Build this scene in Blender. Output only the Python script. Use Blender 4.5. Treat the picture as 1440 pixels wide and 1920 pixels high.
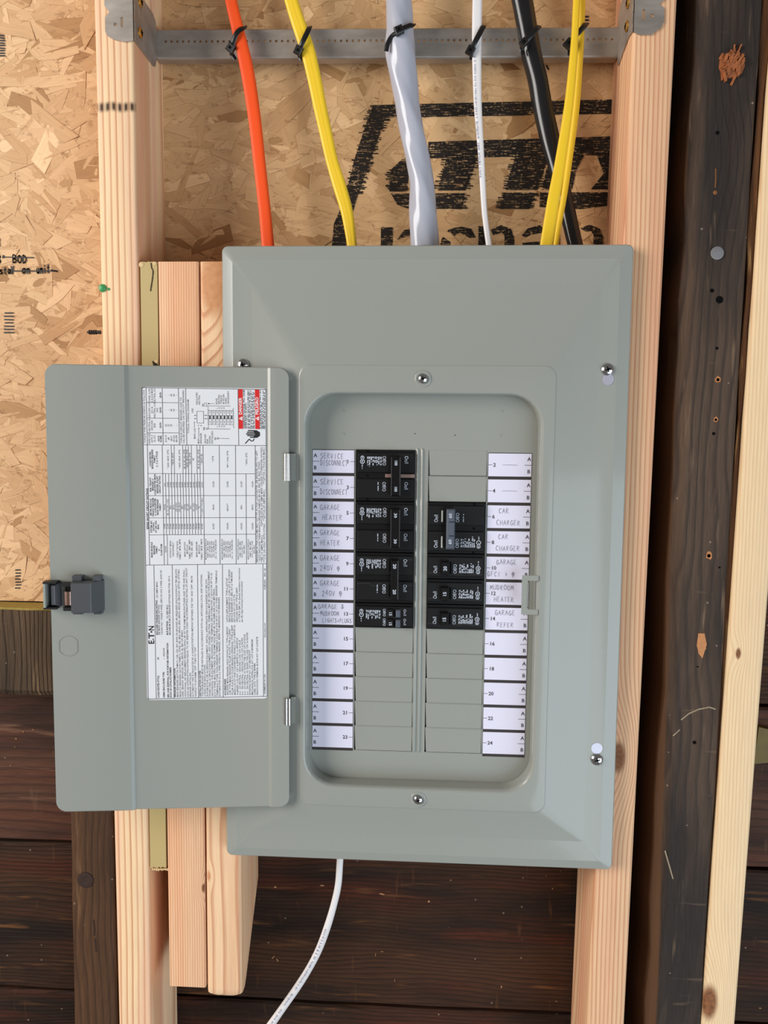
import bpy, bmesh, math, random
from mathutils import Vector, Matrix
import numpy as np
random.seed(7)
for _o in list(bpy.data.objects): bpy.data.objects.remove(_o, do_unlink=True)
scene = bpy.context.scene
COL = scene.collection

# ------------------------------------------------------------------ camera
CAM = Vector((0.0100007, -0.8066576, 0.1233976))
RT = Vector((0.9982668, 0.05812822, 0.00919275))
UP = Vector((-0.01433927, 0.08875009, 0.9959507))
FW = Vector((-0.05707699, 0.99435634, -0.08942979))
FPX = 1560.308
cam = bpy.data.cameras.new('camera'); cam_ob = bpy.data.objects.new('camera', cam); COL.objects.link(cam_ob)
cam.sensor_fit = 'VERTICAL'; cam.sensor_height = 24.0; cam.sensor_width = 18.0
cam.lens = FPX / 1920.0 * 24.0
cam.clip_start = 0.02
cam_ob.matrix_world = Matrix(((RT.x, UP.x, -FW.x, CAM.x), (RT.y, UP.y, -FW.y, CAM.y), (RT.z, UP.z, -FW.z, CAM.z), (0, 0, 0, 1)))
scene.camera = cam_ob

# ------------------------------------------------------------------ world, lights, exposure
scene.view_settings.view_transform = 'Standard'; scene.view_settings.look = 'None'
scene.view_settings.gamma = 1.0; scene.view_settings.use_curve_mapping = False
scene.view_settings.exposure = -0.05
world = bpy.data.worlds.new('garage_air'); scene.world = world; world.use_nodes = True
bg = world.node_tree.nodes['Background']
bg.inputs[0].default_value = (0.56, 0.52, 0.47, 1); bg.inputs[1].default_value = 0.30

def area(name, loc, target, sx, sy, power, col):
    l = bpy.data.lights.new(name, 'AREA'); l.shape = 'RECTANGLE'; l.size = sx; l.size_y = sy
    l.energy = power; l.color = col
    o = bpy.data.objects.new(name, l); COL.objects.link(o); o.location = loc
    o.rotation_euler = (Vector(target) - Vector(loc)).to_track_quat('-Z', 'Y').to_euler()
    return o
area('daylight_left_opening', (-2.55, -1.6, 0.75), (0, 0, 0), 1.5, 1.9, 104, (1.0, 0.955, 0.905))
area('daylight_right_opening', (1.75, -1.9, -1.05), (0, 0, -0.1), 2.6, 2.2, 70, (0.76, 0.89, 1.0))

# ------------------------------------------------------------------ helpers
def at(px, py, Y):
    d = FW + RT * ((px - 720) / FPX) - UP * ((py - 960) / FPX)
    return CAM + d * ((Y - CAM.y) / d.y)
def on_plane(px, py, P, n, off=0.0):
    d = FW + RT * ((px - 720) / FPX) - UP * ((py - 960) / FPX)
    Q = P + n * off
    return CAM + d * ((Q - CAM).dot(n) / d.dot(n))
def lin(c):
    c = c / 255.0
    return c / 12.92 if c <= 0.04045 else ((c + 0.055) / 1.055) ** 2.4
def rgb(r, g, b): return (lin(r), lin(g), lin(b), 1.0)
def lerp(a, b, t): return a + (b - a) * t

STUFF = {'fine_print', 'bold_print', 'label_print', 'pencil_writing', 'face_print', 'amp_rating', 'cable_print', 'danger_lettering', 'marker_writing', 'stencil_mark', 'ink_ticks', 'seam', 'speck', 'dimple', 'bare_edge', 'splintered_knot', 'pale_chips', 'pale_scrape', 'crack'}
class MB:
    """collects faces in world coordinates, build() makes ONE mesh object of them"""
    def __init__(s): s.v = []; s.f = []; s.cols = None; s.uvs = None
    def add(s, vs, fs):
        n = len(s.v); s.v += [Vector(p) for p in vs]; s.f += [tuple(i + n for i in f) for f in fs]
    def quad(s, a, b, c, d): s.add([a, b, c, d], [(0, 1, 2, 3)])
    def box(s, x0, x1, y0, y1, z0, z1):
        s.add([(x0, y0, z0), (x1, y0, z0), (x1, y1, z0), (x0, y1, z0), (x0, y0, z1), (x1, y0, z1), (x1, y1, z1), (x0, y1, z1)],
              [(0, 1, 5, 4), (1, 2, 6, 5), (2, 3, 7, 6), (3, 0, 4, 7), (4, 5, 6, 7), (3, 2, 1, 0)])
    def obox(s, O, ex, ey, ez, a0, a1, b0, b1, c0, c1, bev=0.0):
        """box along ex (a), ey (b), ez (c); the c1 end (front) is chamfered by bev"""
        P = lambda a, b, c: O + ex * a + ey * b + ez * c
        if bev <= 0:
            vs = [P(a0, b0, c0), P(a1, b0, c0), P(a1, b1, c0), P(a0, b1, c0), P(a0, b0, c1), P(a1, b0, c1), P(a1, b1, c1), P(a0, b1, c1)]
            s.add(vs, [(0, 1, 5, 4), (1, 2, 6, 5), (2, 3, 7, 6), (3, 0, 4, 7), (4, 5, 6, 7), (3, 2, 1, 0)])
        else:
            c = c1 - bev
            vs = [P(a0, b0, c0), P(a1, b0, c0), P(a1, b1, c0), P(a0, b1, c0), P(a0, b0, c), P(a1, b0, c), P(a1, b1, c), P(a0, b1, c),
                  P(a0 + bev, b0 + bev, c1), P(a1 - bev, b0 + bev, c1), P(a1 - bev, b1 - bev, c1), P(a0 + bev, b1 - bev, c1)]
            s.add(vs, [(0, 1, 5, 4), (1, 2, 6, 5), (2, 3, 7, 6), (3, 0, 4, 7), (4, 5, 9, 8), (5, 6, 10, 9), (6, 7, 11, 10), (7, 4, 8, 11), (8, 9, 10, 11), (3, 2, 1, 0)])
    def loft(s, loops, cap0=False, cap1=False, closed=True):
        n = len(loops[0]); vs = [p for L in loops for p in L]; fs = []
        for k in range(len(loops) - 1):
            for i in range(n if closed else n - 1):
                j = (i + 1) % n
                fs.append((k * n + i, k * n + j, (k + 1) * n + j, (k + 1) * n + i))
        if cap0: fs.append(tuple(reversed(range(n))))
        if cap1: fs.append(tuple(range((len(loops) - 1) * n, len(loops) * n)))
        s.add(vs, fs)
    def prism(s, poly, P, c0, c1):
        """poly: 2d points, P(a, b, c) -> world; simple outline"""
        n = len(poly)
        vs = [P(a, b, c0) for a, b in poly] + [P(a, b, c1) for a, b in poly]
        fs = [(i, (i + 1) % n, n + (i + 1) % n, n + i) for i in range(n)] + [tuple(reversed(range(n))), tuple(range(n, 2 * n))]
        s.add(vs, fs)
    def tube(s, path, rad, n=12, cap=True, ref=Vector((0, -1, 0)), prof=None):
        """rad: list of (side radius, front radius, twist angle)"""
        loops = []
        for i, p in enumerate(path):
            t = (path[min(i + 1, len(path) - 1)] - path[max(i - 1, 0)]).normalized()
            e1 = t.cross(ref).normalized(); e2 = e1.cross(t).normalized()
            a, b, w = rad[i]
            L = []
            for k in range(n):
                th = 2 * math.pi * k / n
                m = prof(th, i) if prof else 1.0
                x = a * m * math.cos(th); y = b * m * math.sin(th)
                L.append(p + e1 * (x * math.cos(w) - y * math.sin(w)) + e2 * (x * math.sin(w) + y * math.cos(w)))
            loops.append(L)
        s.loft(loops, cap, cap)
    def lathe(s, O, ax, prof, n=20):
        ax = ax.normalized(); e1 = ax.orthogonal().normalized(); e2 = ax.cross(e1)
        loops = [[O + ax * h + (e1 * math.cos(2 * math.pi * k / n) + e2 * math.sin(2 * math.pi * k / n)) * r for k in range(n)] for r, h in prof]
        s.loft(loops, True, True)
    def holed(s, outer, holes, P, c0, c1):
        """plate with holes: outlines are 2d lists"""
        bm = bmesh.new(); edges = []
        for ring in [outer] + holes:
            vs = [bm.verts.new((a, b, 0)) for a, b in ring]
            edges += [bm.edges.new((vs[i], vs[(i + 1) % len(vs)])) for i in range(len(vs))]
        bmesh.ops.triangle_fill(bm, use_beauty=True, edges=edges)
        bm.verts.index_update()
        tri = [[v.index for v in f.verts] for f in bm.faces]; co = [(v.co.x, v.co.y) for v in bm.verts]
        bm.free()
        n = len(s.v)
        s.v += [P(a, b, c0) for a, b in co] + [P(a, b, c1) for a, b in co]
        m = len(co)
        s.f += [tuple(n + i for i in t) for t in tri] + [tuple(n + m + i for i in reversed(t)) for t in tri]
        k = n + 2 * m
        for ring in [outer] + holes:
            vs = [P(a, b, c0) for a, b in ring] + [P(a, b, c1) for a, b in ring]
            q = len(ring)
            s.add(vs, [(i, (i + 1) % q, q + (i + 1) % q, q + i) for i in range(q)])
    def build(s, name, mat, parent=None, origin=None, smooth=None, sharp=35):
        if parent is not None:
            o = Vector(parent['_o'])
        else:
            o = Vector(origin) if origin is not None else Vector((0, 0, 0))
        me = bpy.data.meshes.new(name)
        me.from_pydata([tuple(p - o) for p in s.v], [], s.f)
        if s.uvs:
            uv = me.uv_layers.new(name='UVMap')
            for lp in me.loops: uv.data[lp.index].uv = s.uvs[lp.vertex_index]
        if s.cols:
            ca = me.color_attributes.new('tint', 'FLOAT_COLOR', 'POINT')
            ca.data.foreach_set('color', [c for q in s.cols for c in q])
        bm = bmesh.new(); bm.from_mesh(me)
        if len(bm.faces) < 60000:
            bmesh.ops.recalc_face_normals(bm, faces=bm.faces)
        if smooth:
            for f in bm.faces: f.smooth = True
            for e in bm.edges:
                if len(e.link_faces) == 2 and e.calc_face_angle(0) > math.radians(sharp): e.smooth = False
        bm.to_mesh(me); bm.free()
        if mat: me.materials.append(mat)
        ob = bpy.data.objects.new(name, me); COL.objects.link(ob)
        if parent is not None: ob.parent = parent
        else: ob.location = o
        ob['_o'] = tuple(o)
        if name in STUFF: ob['kind'] = 'stuff'
        return ob

def tag(o, label=None, cat=None, group=None, kind=None):
    if label: o['label'] = label
    if cat: o['category'] = cat
    if group: o['group'] = group
    if kind: o['kind'] = kind
    return o
def thing(name, label, cat, loc, group=None):
    o = bpy.data.objects.new(name, None); COL.objects.link(o); o.location = loc; o['_o'] = tuple(loc)
    o.empty_display_size = 0.02
    return tag(o, label, cat, group)

def rrect(x0, x1, z0, z1, r, k=6):
    """rounded rectangle, counter clockwise, 4*(k+1) points"""
    out = []
    for cx, cz, a0 in ((x1 - r, z0 + r, -90), (x1 - r, z1 - r, 0), (x0 + r, z1 - r, 90), (x0 + r, z0 + r, 180)):
        for i in range(k + 1):
            a = math.radians(a0 + 90 * i / k); out.append((cx + r * math.cos(a), cz + r * math.sin(a)))
    return out
def catmull(pts, n):
    """resample a list of Vectors/tuples through all of them"""
    P = [Vector(p) for p in pts]; P = [P[0] * 2 - P[1]] + P + [P[-1] * 2 - P[-2]]
    out = []
    for i in range(1, len(P) - 2):
        for k in range(n):
            t = k / n; a, b, c, d = P[i - 1], P[i], P[i + 1], P[i + 2]
            out.append(0.5 * ((2 * b) + (c - a) * t + (2 * a - 5 * b + 4 * c - d) * t * t + (3 * b - a - 3 * c + d) * t ** 3))
    out.append(P[-2]); return out

# ------------------------------------------------------------------ materials
class N:
    def __init__(s, name):
        s.m = bpy.data.materials.new(name); s.m.use_nodes = True; s.t = s.m.node_tree
        s.b = s.t.nodes['Principled BSDF']
    def node(s, typ, **kw):
        n = s.t.nodes.new(typ)
        for k, v in kw.items(): setattr(n, k, v)
        return n
    def put(s, sock, val):
        if isinstance(val, bpy.types.NodeSocket): s.t.links.new(val, sock)
        else:
            if isinstance(val, (tuple, list)) and len(val) == 4 and len(sock.default_value) == 3: val = val[:3]
            sock.default_value = val
    def math(s, op, a, b=0.0, c=None, clamp=False):
        n = s.node('ShaderNodeMath', operation=op, use_clamp=clamp); s.put(n.inputs[0], a); s.put(n.inputs[1], b)
        if c is not None: s.put(n.inputs[2], c)
        return n.outputs[0]
    def vmath(s, op, a, b=(0, 0, 0)):
        n = s.node('ShaderNodeVectorMath', operation=op); s.put(n.inputs[0], a); s.put(n.inputs[1], b)
        return n.outputs[1] if op in ('LENGTH', 'DISTANCE') else n.outputs[0]
    def mix(s, f, a, b, mode='MIX'):
        n = s.node('ShaderNodeMix', data_type='RGBA', blend_type=mode, clamp_factor=True)
        s.put(n.inputs[0], f); s.put(n.inputs[6], a); s.put(n.inputs[7], b); return n.outputs[2]
    def obj(s): return s.node('ShaderNodeTexCoord').outputs['Object']
    def sep(s, v):
        n = s.node('ShaderNodeSeparateXYZ'); s.put(n.inputs[0], v); return n.outputs
    def noise(s, vec, scale, detail=2.0, rough=0.5):
        n = s.node('ShaderNodeTexNoise'); s.put(n.inputs['Vector'], vec); n.inputs['Scale'].default_value = scale
        n.inputs['Detail'].default_value = detail; n.inputs['Roughness'].default_value = rough; return n.outputs[0]
    def ramp(s, f, stops, interp='LINEAR'):
        n = s.node('ShaderNodeValToRGB'); s.put(n.inputs[0], f); cr = n.color_ramp; cr.interpolation = interp
        while len(cr.elements) < len(stops): cr.elements.new(0.5)
        for e, (p, c) in zip(cr.elements, stops):
            e.position = p; e.color = c if isinstance(c, tuple) else (c, c, c, 1)
        return n.outputs[0]
    def smooth(s, x, a, b):
        n = s.node('ShaderNodeMapRange', interpolation_type='SMOOTHSTEP'); s.put(n.inputs[0], x)
        n.inputs[1].default_value = a; n.inputs[2].default_value = b; return n.outputs[0]
    def bump(s, h, strength, dist):
        n = s.node('ShaderNodeBump'); s.put(n.inputs['Height'], h); n.inputs['Strength'].default_value = strength
        n.inputs['Distance'].default_value = dist; s.t.links.new(n.outputs[0], s.b.inputs['Normal'])
    def set(s, color=None, rough=None, metal=None, spec=None):
        if color is not None: s.put(s.b.inputs['Base Color'], color)
        if rough is not None: s.put(s.b.inputs['Roughness'], rough)
        if metal is not None: s.put(s.b.inputs['Metallic'], metal)
        if spec is not None: s.put(s.b.inputs['Specular IOR Level'], spec)
        return s.m

def plain(name, c, rough=0.5, metal=0.0, spec=0.5, var=0.06, scale=30.0, bump=0.0):
    n = N(name); o = n.obj(); z = n.noise(o, scale, 3.0)
    k = n.math('MULTIPLY_ADD', z, var * 2, 1.0 - var)
    col = n.mix(1.0, c, k, 'MULTIPLY')
    if bump: n.bump(n.noise(o, scale * 40, 2.0), bump, 0.0004)
    return n.set(col, rough, metal, spec)

def lumber(name, early, late, cx, cy, spacing, wob=0.004, late_w=0.3, knots=(), pink=None, burn=None, seed=0.0, strength=1.0, wrough=0.0, kdark=True):
    """ring pattern around an axis along z at (cx, cy) in object space"""
    n = N(name); o = n.obj(); X, Y, Z = n.sep(o)
    low = n.node('ShaderNodeCombineXYZ'); n.put(low.inputs[0], n.math('MULTIPLY', X, 7.0)); n.put(low.inputs[1], n.math('MULTIPLY', Y, 7.0)); n.put(low.inputs[2], n.math('MULTIPLY_ADD', Z, 2.2, seed))
    d1 = n.noise(low.outputs[0], 1.0, 2.0)
    hi = n.node('ShaderNodeCombineXYZ'); n.put(hi.inputs[0], n.math('MULTIPLY', X, 60.0)); n.put(hi.inputs[1], n.math('MULTIPLY', Y, 60.0)); n.put(hi.inputs[2], n.math('MULTIPLY_ADD', Z, 9.0, seed * 3))
    d2 = n.noise(hi.outputs[0], 1.0, 2.0)
    r = n.math('SQRT', n.math('ADD', n.math('POWER', n.math('SUBTRACT', X, cx), 2.0), n.math('POWER', n.math('SUBTRACT', Y, cy), 2.0)))
    r = n.math('ADD', r, n.math('MULTIPLY', n.math('SUBTRACT', d1, 0.5), wob * 4))
    r = n.math('ADD', r, n.math('MULTIPLY', n.math('SUBTRACT', d2, 0.5), wob * 0.5))
    kd = None
    for kx, ky, kz, kr in knots:
        q = n.vmath('MULTIPLY', n.vmath('SUBTRACT', o, (kx, ky, kz)), (1.0, 1.0, 0.45))
        dist = n.vmath('LENGTH', q)
        bend = n.math('MULTIPLY', n.math('EXPONENT', n.math('MULTIPLY', n.math('POWER', n.math('DIVIDE', dist, kr * 2.2), 2.0), -1.0)), kr * 1.8)
        r = n.math('ADD', r, bend)
        core = n.math('SUBTRACT', 1.0, n.smooth(dist, kr * 0.45, kr * 0.95))
        kd = core if kd is None else n.math('MAXIMUM', kd, core)
    s_ = n.math('DIVIDE', r, spacing)
    fr = n.math('FRACT', s_); fl = n.math('FLOOR', s_)
    wn = n.node('ShaderNodeTexWhiteNoise', noise_dimensions='1D'); n.put(wn.inputs['W'], fl)
    prof = n.ramp(fr, [(0.0, 0.02), (max(0.05, 0.86 - late_w), 0.10), (0.85, 1.0), (0.93, 0.85), (1.0, 0.02)])
    st = n.math('MULTIPLY', prof, n.math('MULTIPLY_ADD', wn.outputs[0], 0.35 * strength, 0.65 * strength))
    fb = n.node('ShaderNodeCombineXYZ'); n.put(fb.inputs[0], n.math('MULTIPLY', X, 900.0)); n.put(fb.inputs[1], n.math('MULTIPLY', Y, 900.0)); n.put(fb.inputs[2], n.math('MULTIPLY', Z, 22.0))
    fib = n.noise(fb.outputs[0], 1.0, 2.0)
    base = early
    if pink is not None:
        pv = n.node('ShaderNodeCombineXYZ'); n.put(pv.inputs[0], n.math('MULTIPLY', X, 45.0)); n.put(pv.inputs[1], n.math('MULTIPLY', Y, 45.0)); n.put(pv.inputs[2], n.math('MULTIPLY_ADD', Z, 2.0, seed))
        base = n.mix(n.smooth(n.noise(pv.outputs[0], 1.0, 1.0), 0.42, 0.68), early, pink)
    col = n.mix(st, base, late)
    col = n.mix(1.0, col, n.math('MULTIPLY_ADD', fib, 0.34, 0.83), 'MULTIPLY')
    if kd is not None:
        kcol = n.mix(n.noise(o, 260.0, 2.0), rgb(70, 40, 22), rgb(168, 108, 66)) if kdark else n.mix(n.noise(o, 160.0, 3.0), rgb(186, 122, 78), rgb(222, 166, 120))
        col = n.mix(kd, col, kcol)
    if burn is not None:
        bz = n.math('SUBTRACT', 1.0, n.smooth(n.math('ABSOLUTE', n.math('SUBTRACT', n.math('ADD', Z, n.math('MULTIPLY', n.math('SUBTRACT', d2, 0.5), 0.006)), burn)), 0.0015, 0.0062))
        lane = n.smooth(n.math('SINE', n.math('MULTIPLY', X, 1050.0)), -0.6, 0.8)
        front = n.math('LESS_THAN', Y, 0.003)
        col = n.mix(n.math('MULTIPLY', n.math('MULTIPLY', bz, front), n.math('MULTIPLY_ADD', lane, 0.55, 0.4)), col, rgb(52, 28, 14))
    n.bump(n.math('ADD', n.math('MULTIPLY', fib, 0.6), n.math('MULTIPLY', st, 0.12)), 0.25 + wrough, 0.0006 + 0.001 * wrough)
    return n.set(col, 0.62, 0.0, 0.3)

def old_wood(name, dark, mid, hi, axis='x', spacing=0.006, hi_amt=0.5, speck=True, bumpy=0.6, seed=0.0, reddish=None, edge=None, swirl=1.0):
    n = N(name); o0 = n.obj()
    inf = n.node('ShaderNodeObjectInfo')
    off = n.node('ShaderNodeCombineXYZ'); n.put(off.inputs[0], n.math('MULTIPLY', inf.outputs['Random'], 7.0)); n.put(off.inputs[1], n.math('MULTIPLY', inf.outputs['Random'], 3.0)); n.put(off.inputs[2], n.math('MULTIPLY_ADD', inf.outputs['Random'], 5.0, seed))
    o = n.vmath('ADD', o0, off.outputs[0])
    X, Y, Z = n.sep(o)
    L, C = (X, Z) if axis == 'x' else (Z, X)
    def st(a, b):
        c = n.node('ShaderNodeCombineXYZ'); n.put(c.inputs[0], n.math('MULTIPLY', L, a)); n.put(c.inputs[1], n.math('MULTIPLY', C, b)); n.put(c.inputs[2], n.math('MULTIPLY', Y, b)); return c.outputs[0]
    big = n.noise(st(3.0, 14.0), 1.0, 3.0, 0.6)
    med = n.noise(st(9.0, 95.0), 1.0, 3.0, 0.6)
    fine = n.noise(st(40.0, 700.0), 1.0, 2.0, 0.6)
    warp = n.math('ADD', C, n.math('MULTIPLY', n.noise(st(3.5, 9.0), 1.0, 2.0), 0.045 * swirl))
    fr = n.math('FRACT', n.math('DIVIDE', warp, spacing))
    ring = n.ramp(fr, [(0.0, 0.2), (0.5, 0.45), (0.8, 1.0), (1.0, 0.2)])
    col = n.mix(n.smooth(big, 0.32, 0.66), dark, mid)
    if reddish is not None: col = n.mix(n.smooth(n.noise(st(4.0, 22.0), 1.0, 2.0), 0.5, 0.68), col, reddish)
    col = n.mix(n.math('MULTIPLY', ring, 0.72), col, dark)
    col = n.mix(n.math('MULTIPLY', n.smooth(med, 0.60, 0.74), hi_amt), col, hi)
    col = n.mix(1.0, col, n.math('MULTIPLY_ADD', fine, 0.9, 0.55), 'MULTIPLY')
    # knots and worn scratches across the grain
    scr = n.node('ShaderNodeCombineXYZ'); n.put(scr.inputs[0], n.math('MULTIPLY', L, 120.0)); n.put(scr.inputs[1], n.math('MULTIPLY', C, 16.0)); n.put(scr.inputs[2], Y)
    col = n.mix(n.math('MULTIPLY', n.smooth(n.noise(scr.outputs[0], 1.0, 2.0), 0.68, 0.76), 0.35 * hi_amt), col, hi)
    if speck:
        vr = n.node('ShaderNodeTexVoronoi', feature='F1'); n.put(vr.inputs['Vector'], o); vr.inputs['Scale'].default_value = 95.0
        sp = n.math('MULTIPLY', n.math('LESS_THAN', vr.outputs['Distance'], 0.10), n.math('GREATER_THAN', n.sep(vr.outputs['Color'])[0], 0.86))
        col = n.mix(n.math('MULTIPLY', sp, 0.6), col, rgb(150, 132, 112))
    if edge is not None: col = n.mix(n.math('SUBTRACT', 1.0, n.smooth(n.math('ADD', n.sep(o0)[0], n.math('MULTIPLY', n.math('SUBTRACT', big, 0.5), 0.012)), edge[0] - .001, edge[0] + .001)), col, edge[1])
    n.bump(n.math('ADD', n.math('MULTIPLY', fine, 0.5), n.math('ADD', med, n.math('MULTIPLY', ring, 0.5))), bumpy, 0.0018)
    return n.set(col, 0.75, 0.0, 0.25)

M = {}
def osb_mat():
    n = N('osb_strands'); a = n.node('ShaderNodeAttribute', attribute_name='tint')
    uv = n.node('ShaderNodeTexCoord').outputs['UV']
    g1 = n.noise(n.vmath('MULTIPLY', uv, (25.0, 420.0, 1.0)), 1.0, 3.0, 0.6)
    g2 = n.noise(n.vmath('MULTIPLY', uv, (55.0, 90.0, 1.0)), 1.0, 3.0, 0.6)
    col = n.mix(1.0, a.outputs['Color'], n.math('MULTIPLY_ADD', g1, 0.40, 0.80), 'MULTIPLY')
    col = n.mix(n.math('MULTIPLY', n.smooth(g2, 0.60, 0.74), 0.5), col, rgb(150, 98, 52))
    o = n.obj(); col = n.mix(n.math('MULTIPLY', n.smooth(n.noise(n.vmath('MULTIPLY', o, (0.6, 1.0, 1.3)), 130.0, 5.0, 0.68), 0.585, 0.66), 0.42), col, rgb(134, 88, 48))
    n.bump(g1, 0.35, 0.0007)
    return n.set(col, 0.6, 0.0, 0.3)
M['osb'] = osb_mat()
M['osb_core'] = plain('osb_core', rgb(126, 82, 44), 0.8, var=0.3, scale=120.0)
def ink_mat():
    n = N('stencil_ink'); o = n.obj()
    s1 = n.noise(n.vmath('MULTIPLY', o, (70.0, 1.0, 900.0)), 1.0, 2.0, 0.6)
    s2 = n.noise(n.vmath('MULTIPLY', o, (420.0, 1.0, 420.0)), 1.0, 3.0, 0.6)
    gap = n.math('MULTIPLY', n.smooth(n.math('ADD', n.math('MULTIPLY', s1, 0.6), n.math('MULTIPLY', s2, 0.4)), 0.525, 0.575), 0.9)
    n.put(n.b.inputs['Alpha'], n.math('SUBTRACT', 1.0, gap))
    return n.set(rgb(38, 32, 28), 0.7, 0.0, 0.2)
M['ink'] = ink_mat()
M['marker'] = plain('marker_ink', rgb(28, 26, 30), 0.6)
def paint_gray():
    n = N('gray_panel_paint'); o = n.obj()
    n.b.inputs['Coat Weight'].default_value = 0.4; n.b.inputs['Coat Roughness'].default_value = 0.09
    k = n.math('MULTIPLY_ADD', n.noise(o, 6.0, 2.0), 0.03, 0.985)
    n.bump(n.noise(o, 900.0, 2.0), 0.06, 0.0002)
    return n.set(n.mix(1.0, rgb(150, 152, 145), k, 'MULTIPLY'), 0.36, 0.0, 0.4)
M['paint'] = paint_gray()
M['slot'] = plain('dark_recess', rgb(9, 8, 8), 0.9, 0.0, 0.1)
M['paper'] = plain('white_label_paper', rgb(226, 222, 240), 0.45, var=0.01)
M['sticker'] = plain('white_sticker', rgb(226, 226, 229), 0.4, var=0.01)
M['print'] = plain('black_print', rgb(74, 72, 76), 0.6)
M['print_dark'] = plain('solid_black_print', rgb(22, 20, 20), 0.6)
M['pencil'] = plain('pencil_lead', rgb(150, 145, 160), 0.5)
M['strip'] = plain('dark_strip_backing', rgb(50, 42, 40), 0.6)
M['red'] = plain('danger_red', rgb(216, 36, 34), 0.45)
M['white_print'] = plain('white_print', rgb(235, 235, 235), 0.5)
M['breaker'] = plain('black_breaker_plastic', rgb(13, 12, 13), 0.36, 0.0, 0.35, var=0.1, bump=0.06)
M['breaker_face'] = plain('black_breaker_face', rgb(18, 17, 18), 0.4, 0.0, 0.35, var=0.1, bump=0.06)
M['handle'] = plain('black_handle_plastic', rgb(12, 11, 12), 0.3, 0.0, 0.4)
M['gray_handle'] = plain('slate_handle_plastic', rgb(82, 88, 100), 0.42)
M['breaker_print'] = plain('pale_breaker_print', rgb(196, 202, 214), 0.5)
M['latch'] = plain('charcoal_latch_plastic', rgb(76, 78, 82), 0.42)
M['latch_black'] = plain('black_latch_plastic', rgb(24, 23, 24), 0.5)
M['chrome'] = plain('bright_screw_steel', rgb(205, 206, 210), 0.12, 1.0, var=0.02)
M['hinge'] = plain('bright_hinge_steel', rgb(200, 198, 196), 0.22, 1.0, var=0.02)
M['copper'] = plain('coppery_spring_steel', rgb(205, 170, 158), 0.2, 1.0, var=0.02)
M['bracket_tab'] = plain('dull_copper_tab', rgb(150, 124, 116), 0.5, 0.4)
def galv():
    n = N('galvanized_steel'); o = n.obj()
    z = n.noise(n.vmath('MULTIPLY', o, (18.0, 60.0, 60.0)), 1.0, 4.0, 0.6)
    col = n.ramp(z, [(0.3, rgb(160, 150, 142)), (0.7, rgb(190, 181, 172))])
    return n.set(col, n.math('MULTIPLY_ADD', z, 0.2, 0.36), 0.7)
M['galv'] = galv()
M['brass'] = plain('yellow_zinc_screw', rgb(214, 170, 92), 0.3, 1.0)
M['orange'] = plain('orange_cable_jacket', rgb(244, 82, 26), 0.5, 0.0, 0.35, var=0.02)
M['yellow'] = plain('yellow_cable_jacket', rgb(240, 198, 44), 0.42, var=0.02)
M['gray_cable'] = plain('gray_cable_jacket', rgb(176, 178, 190), 0.17, var=0.02)
M['white_cable'] = plain('white_cable_jacket', rgb(230, 226, 226), 0.4, var=0.01)
M['black_cable'] = plain('black_cable_jacket', rgb(26, 25, 27), 0.22, var=0.05)
M['cable_print'] = plain('bluish_cable_print', rgb(168, 168, 186), 0.6)
M['tie'] = plain('black_nylon', rgb(20, 19, 20), 0.35)
M['tan_paint'] = plain('tan_paint', rgb(190, 166, 112), 0.55, var=0.03)
M['raw'] = plain('raw_plywood_edge', rgb(222, 190, 140), 0.7, var=0.2, scale=200)
M['crack'] = plain('dark_crack', rgb(48, 30, 18), 0.9)

# ------------------------------------------------------------------ lettering
GL = {}
def load_glyphs(bold):
    chars = [chr(c) for c in range(33, 127)]
    obs = []
    for ch in chars:
        for s in (ch, 'H' + ch + 'H'):
            c = bpy.data.curves.new('glyph', 'FONT'); c.body = s; c.size = 1.0; c.resolution_u = 2
            c.offset = 0.022 if bold else 0.004
            o = bpy.data.objects.new('glyph', c); COL.objects.link(o); obs.append((ch, len(s), o))
    c = bpy.data.curves.new('glyph', 'FONT'); c.body = 'HH'; c.offset = 0.022 if bold else 0.004
    o = bpy.data.objects.new('glyph', c); COL.objects.link(o); obs.append(('HH', 2, o))
    dg = bpy.context.evaluated_depsgraph_get(); dg.update()
    data = {}; wid = {}
    for ch, n, o in obs:
        me = o.evaluated_get(dg).to_mesh()
        vs = [(v.co.x, v.co.y) for v in me.vertices]
        if n == 1: data[ch] = (vs, [tuple(p.vertices) for p in me.polygons])
        else: wid[ch] = max(x for x, y in vs) - min(x for x, y in vs)
        o.evaluated_get(dg).to_mesh_clear()
    for ch, n, o in obs:
        c = o.data; bpy.data.objects.remove(o); bpy.data.curves.remove(c)
    for ch in chars: GL[(ch, bold)] = (data[ch][0], data[ch][1], wid[ch] - wid['HH'])
load_glyphs(False); load_glyphs(True)
CAP = max(y for x, y in GL[('H', False)][0])
def text(mb, s, O, dx, dy, cap, fit=None, align='l', bold=False):
    """cap = capital height, fit = wanted total length"""
    k = cap / CAP
    wd = [0.30 if ch == ' ' else GL[(ch, bold)][2] for ch in s]
    W = sum(wd) * k; sx = (fit / W) if fit else 1.0
    x = {'l': 0.0, 'c': -0.5, 'r': -1.0}[align] * W * sx
    for ch, w in zip(s, wd):
        if ch != ' ':
            vs, fs, _ = GL[(ch, bold)]
            mb.add([O + dx * (x + a * k * sx) + dy * (b * k) for a, b in vs], fs)
        x += w * k * sx
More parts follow.
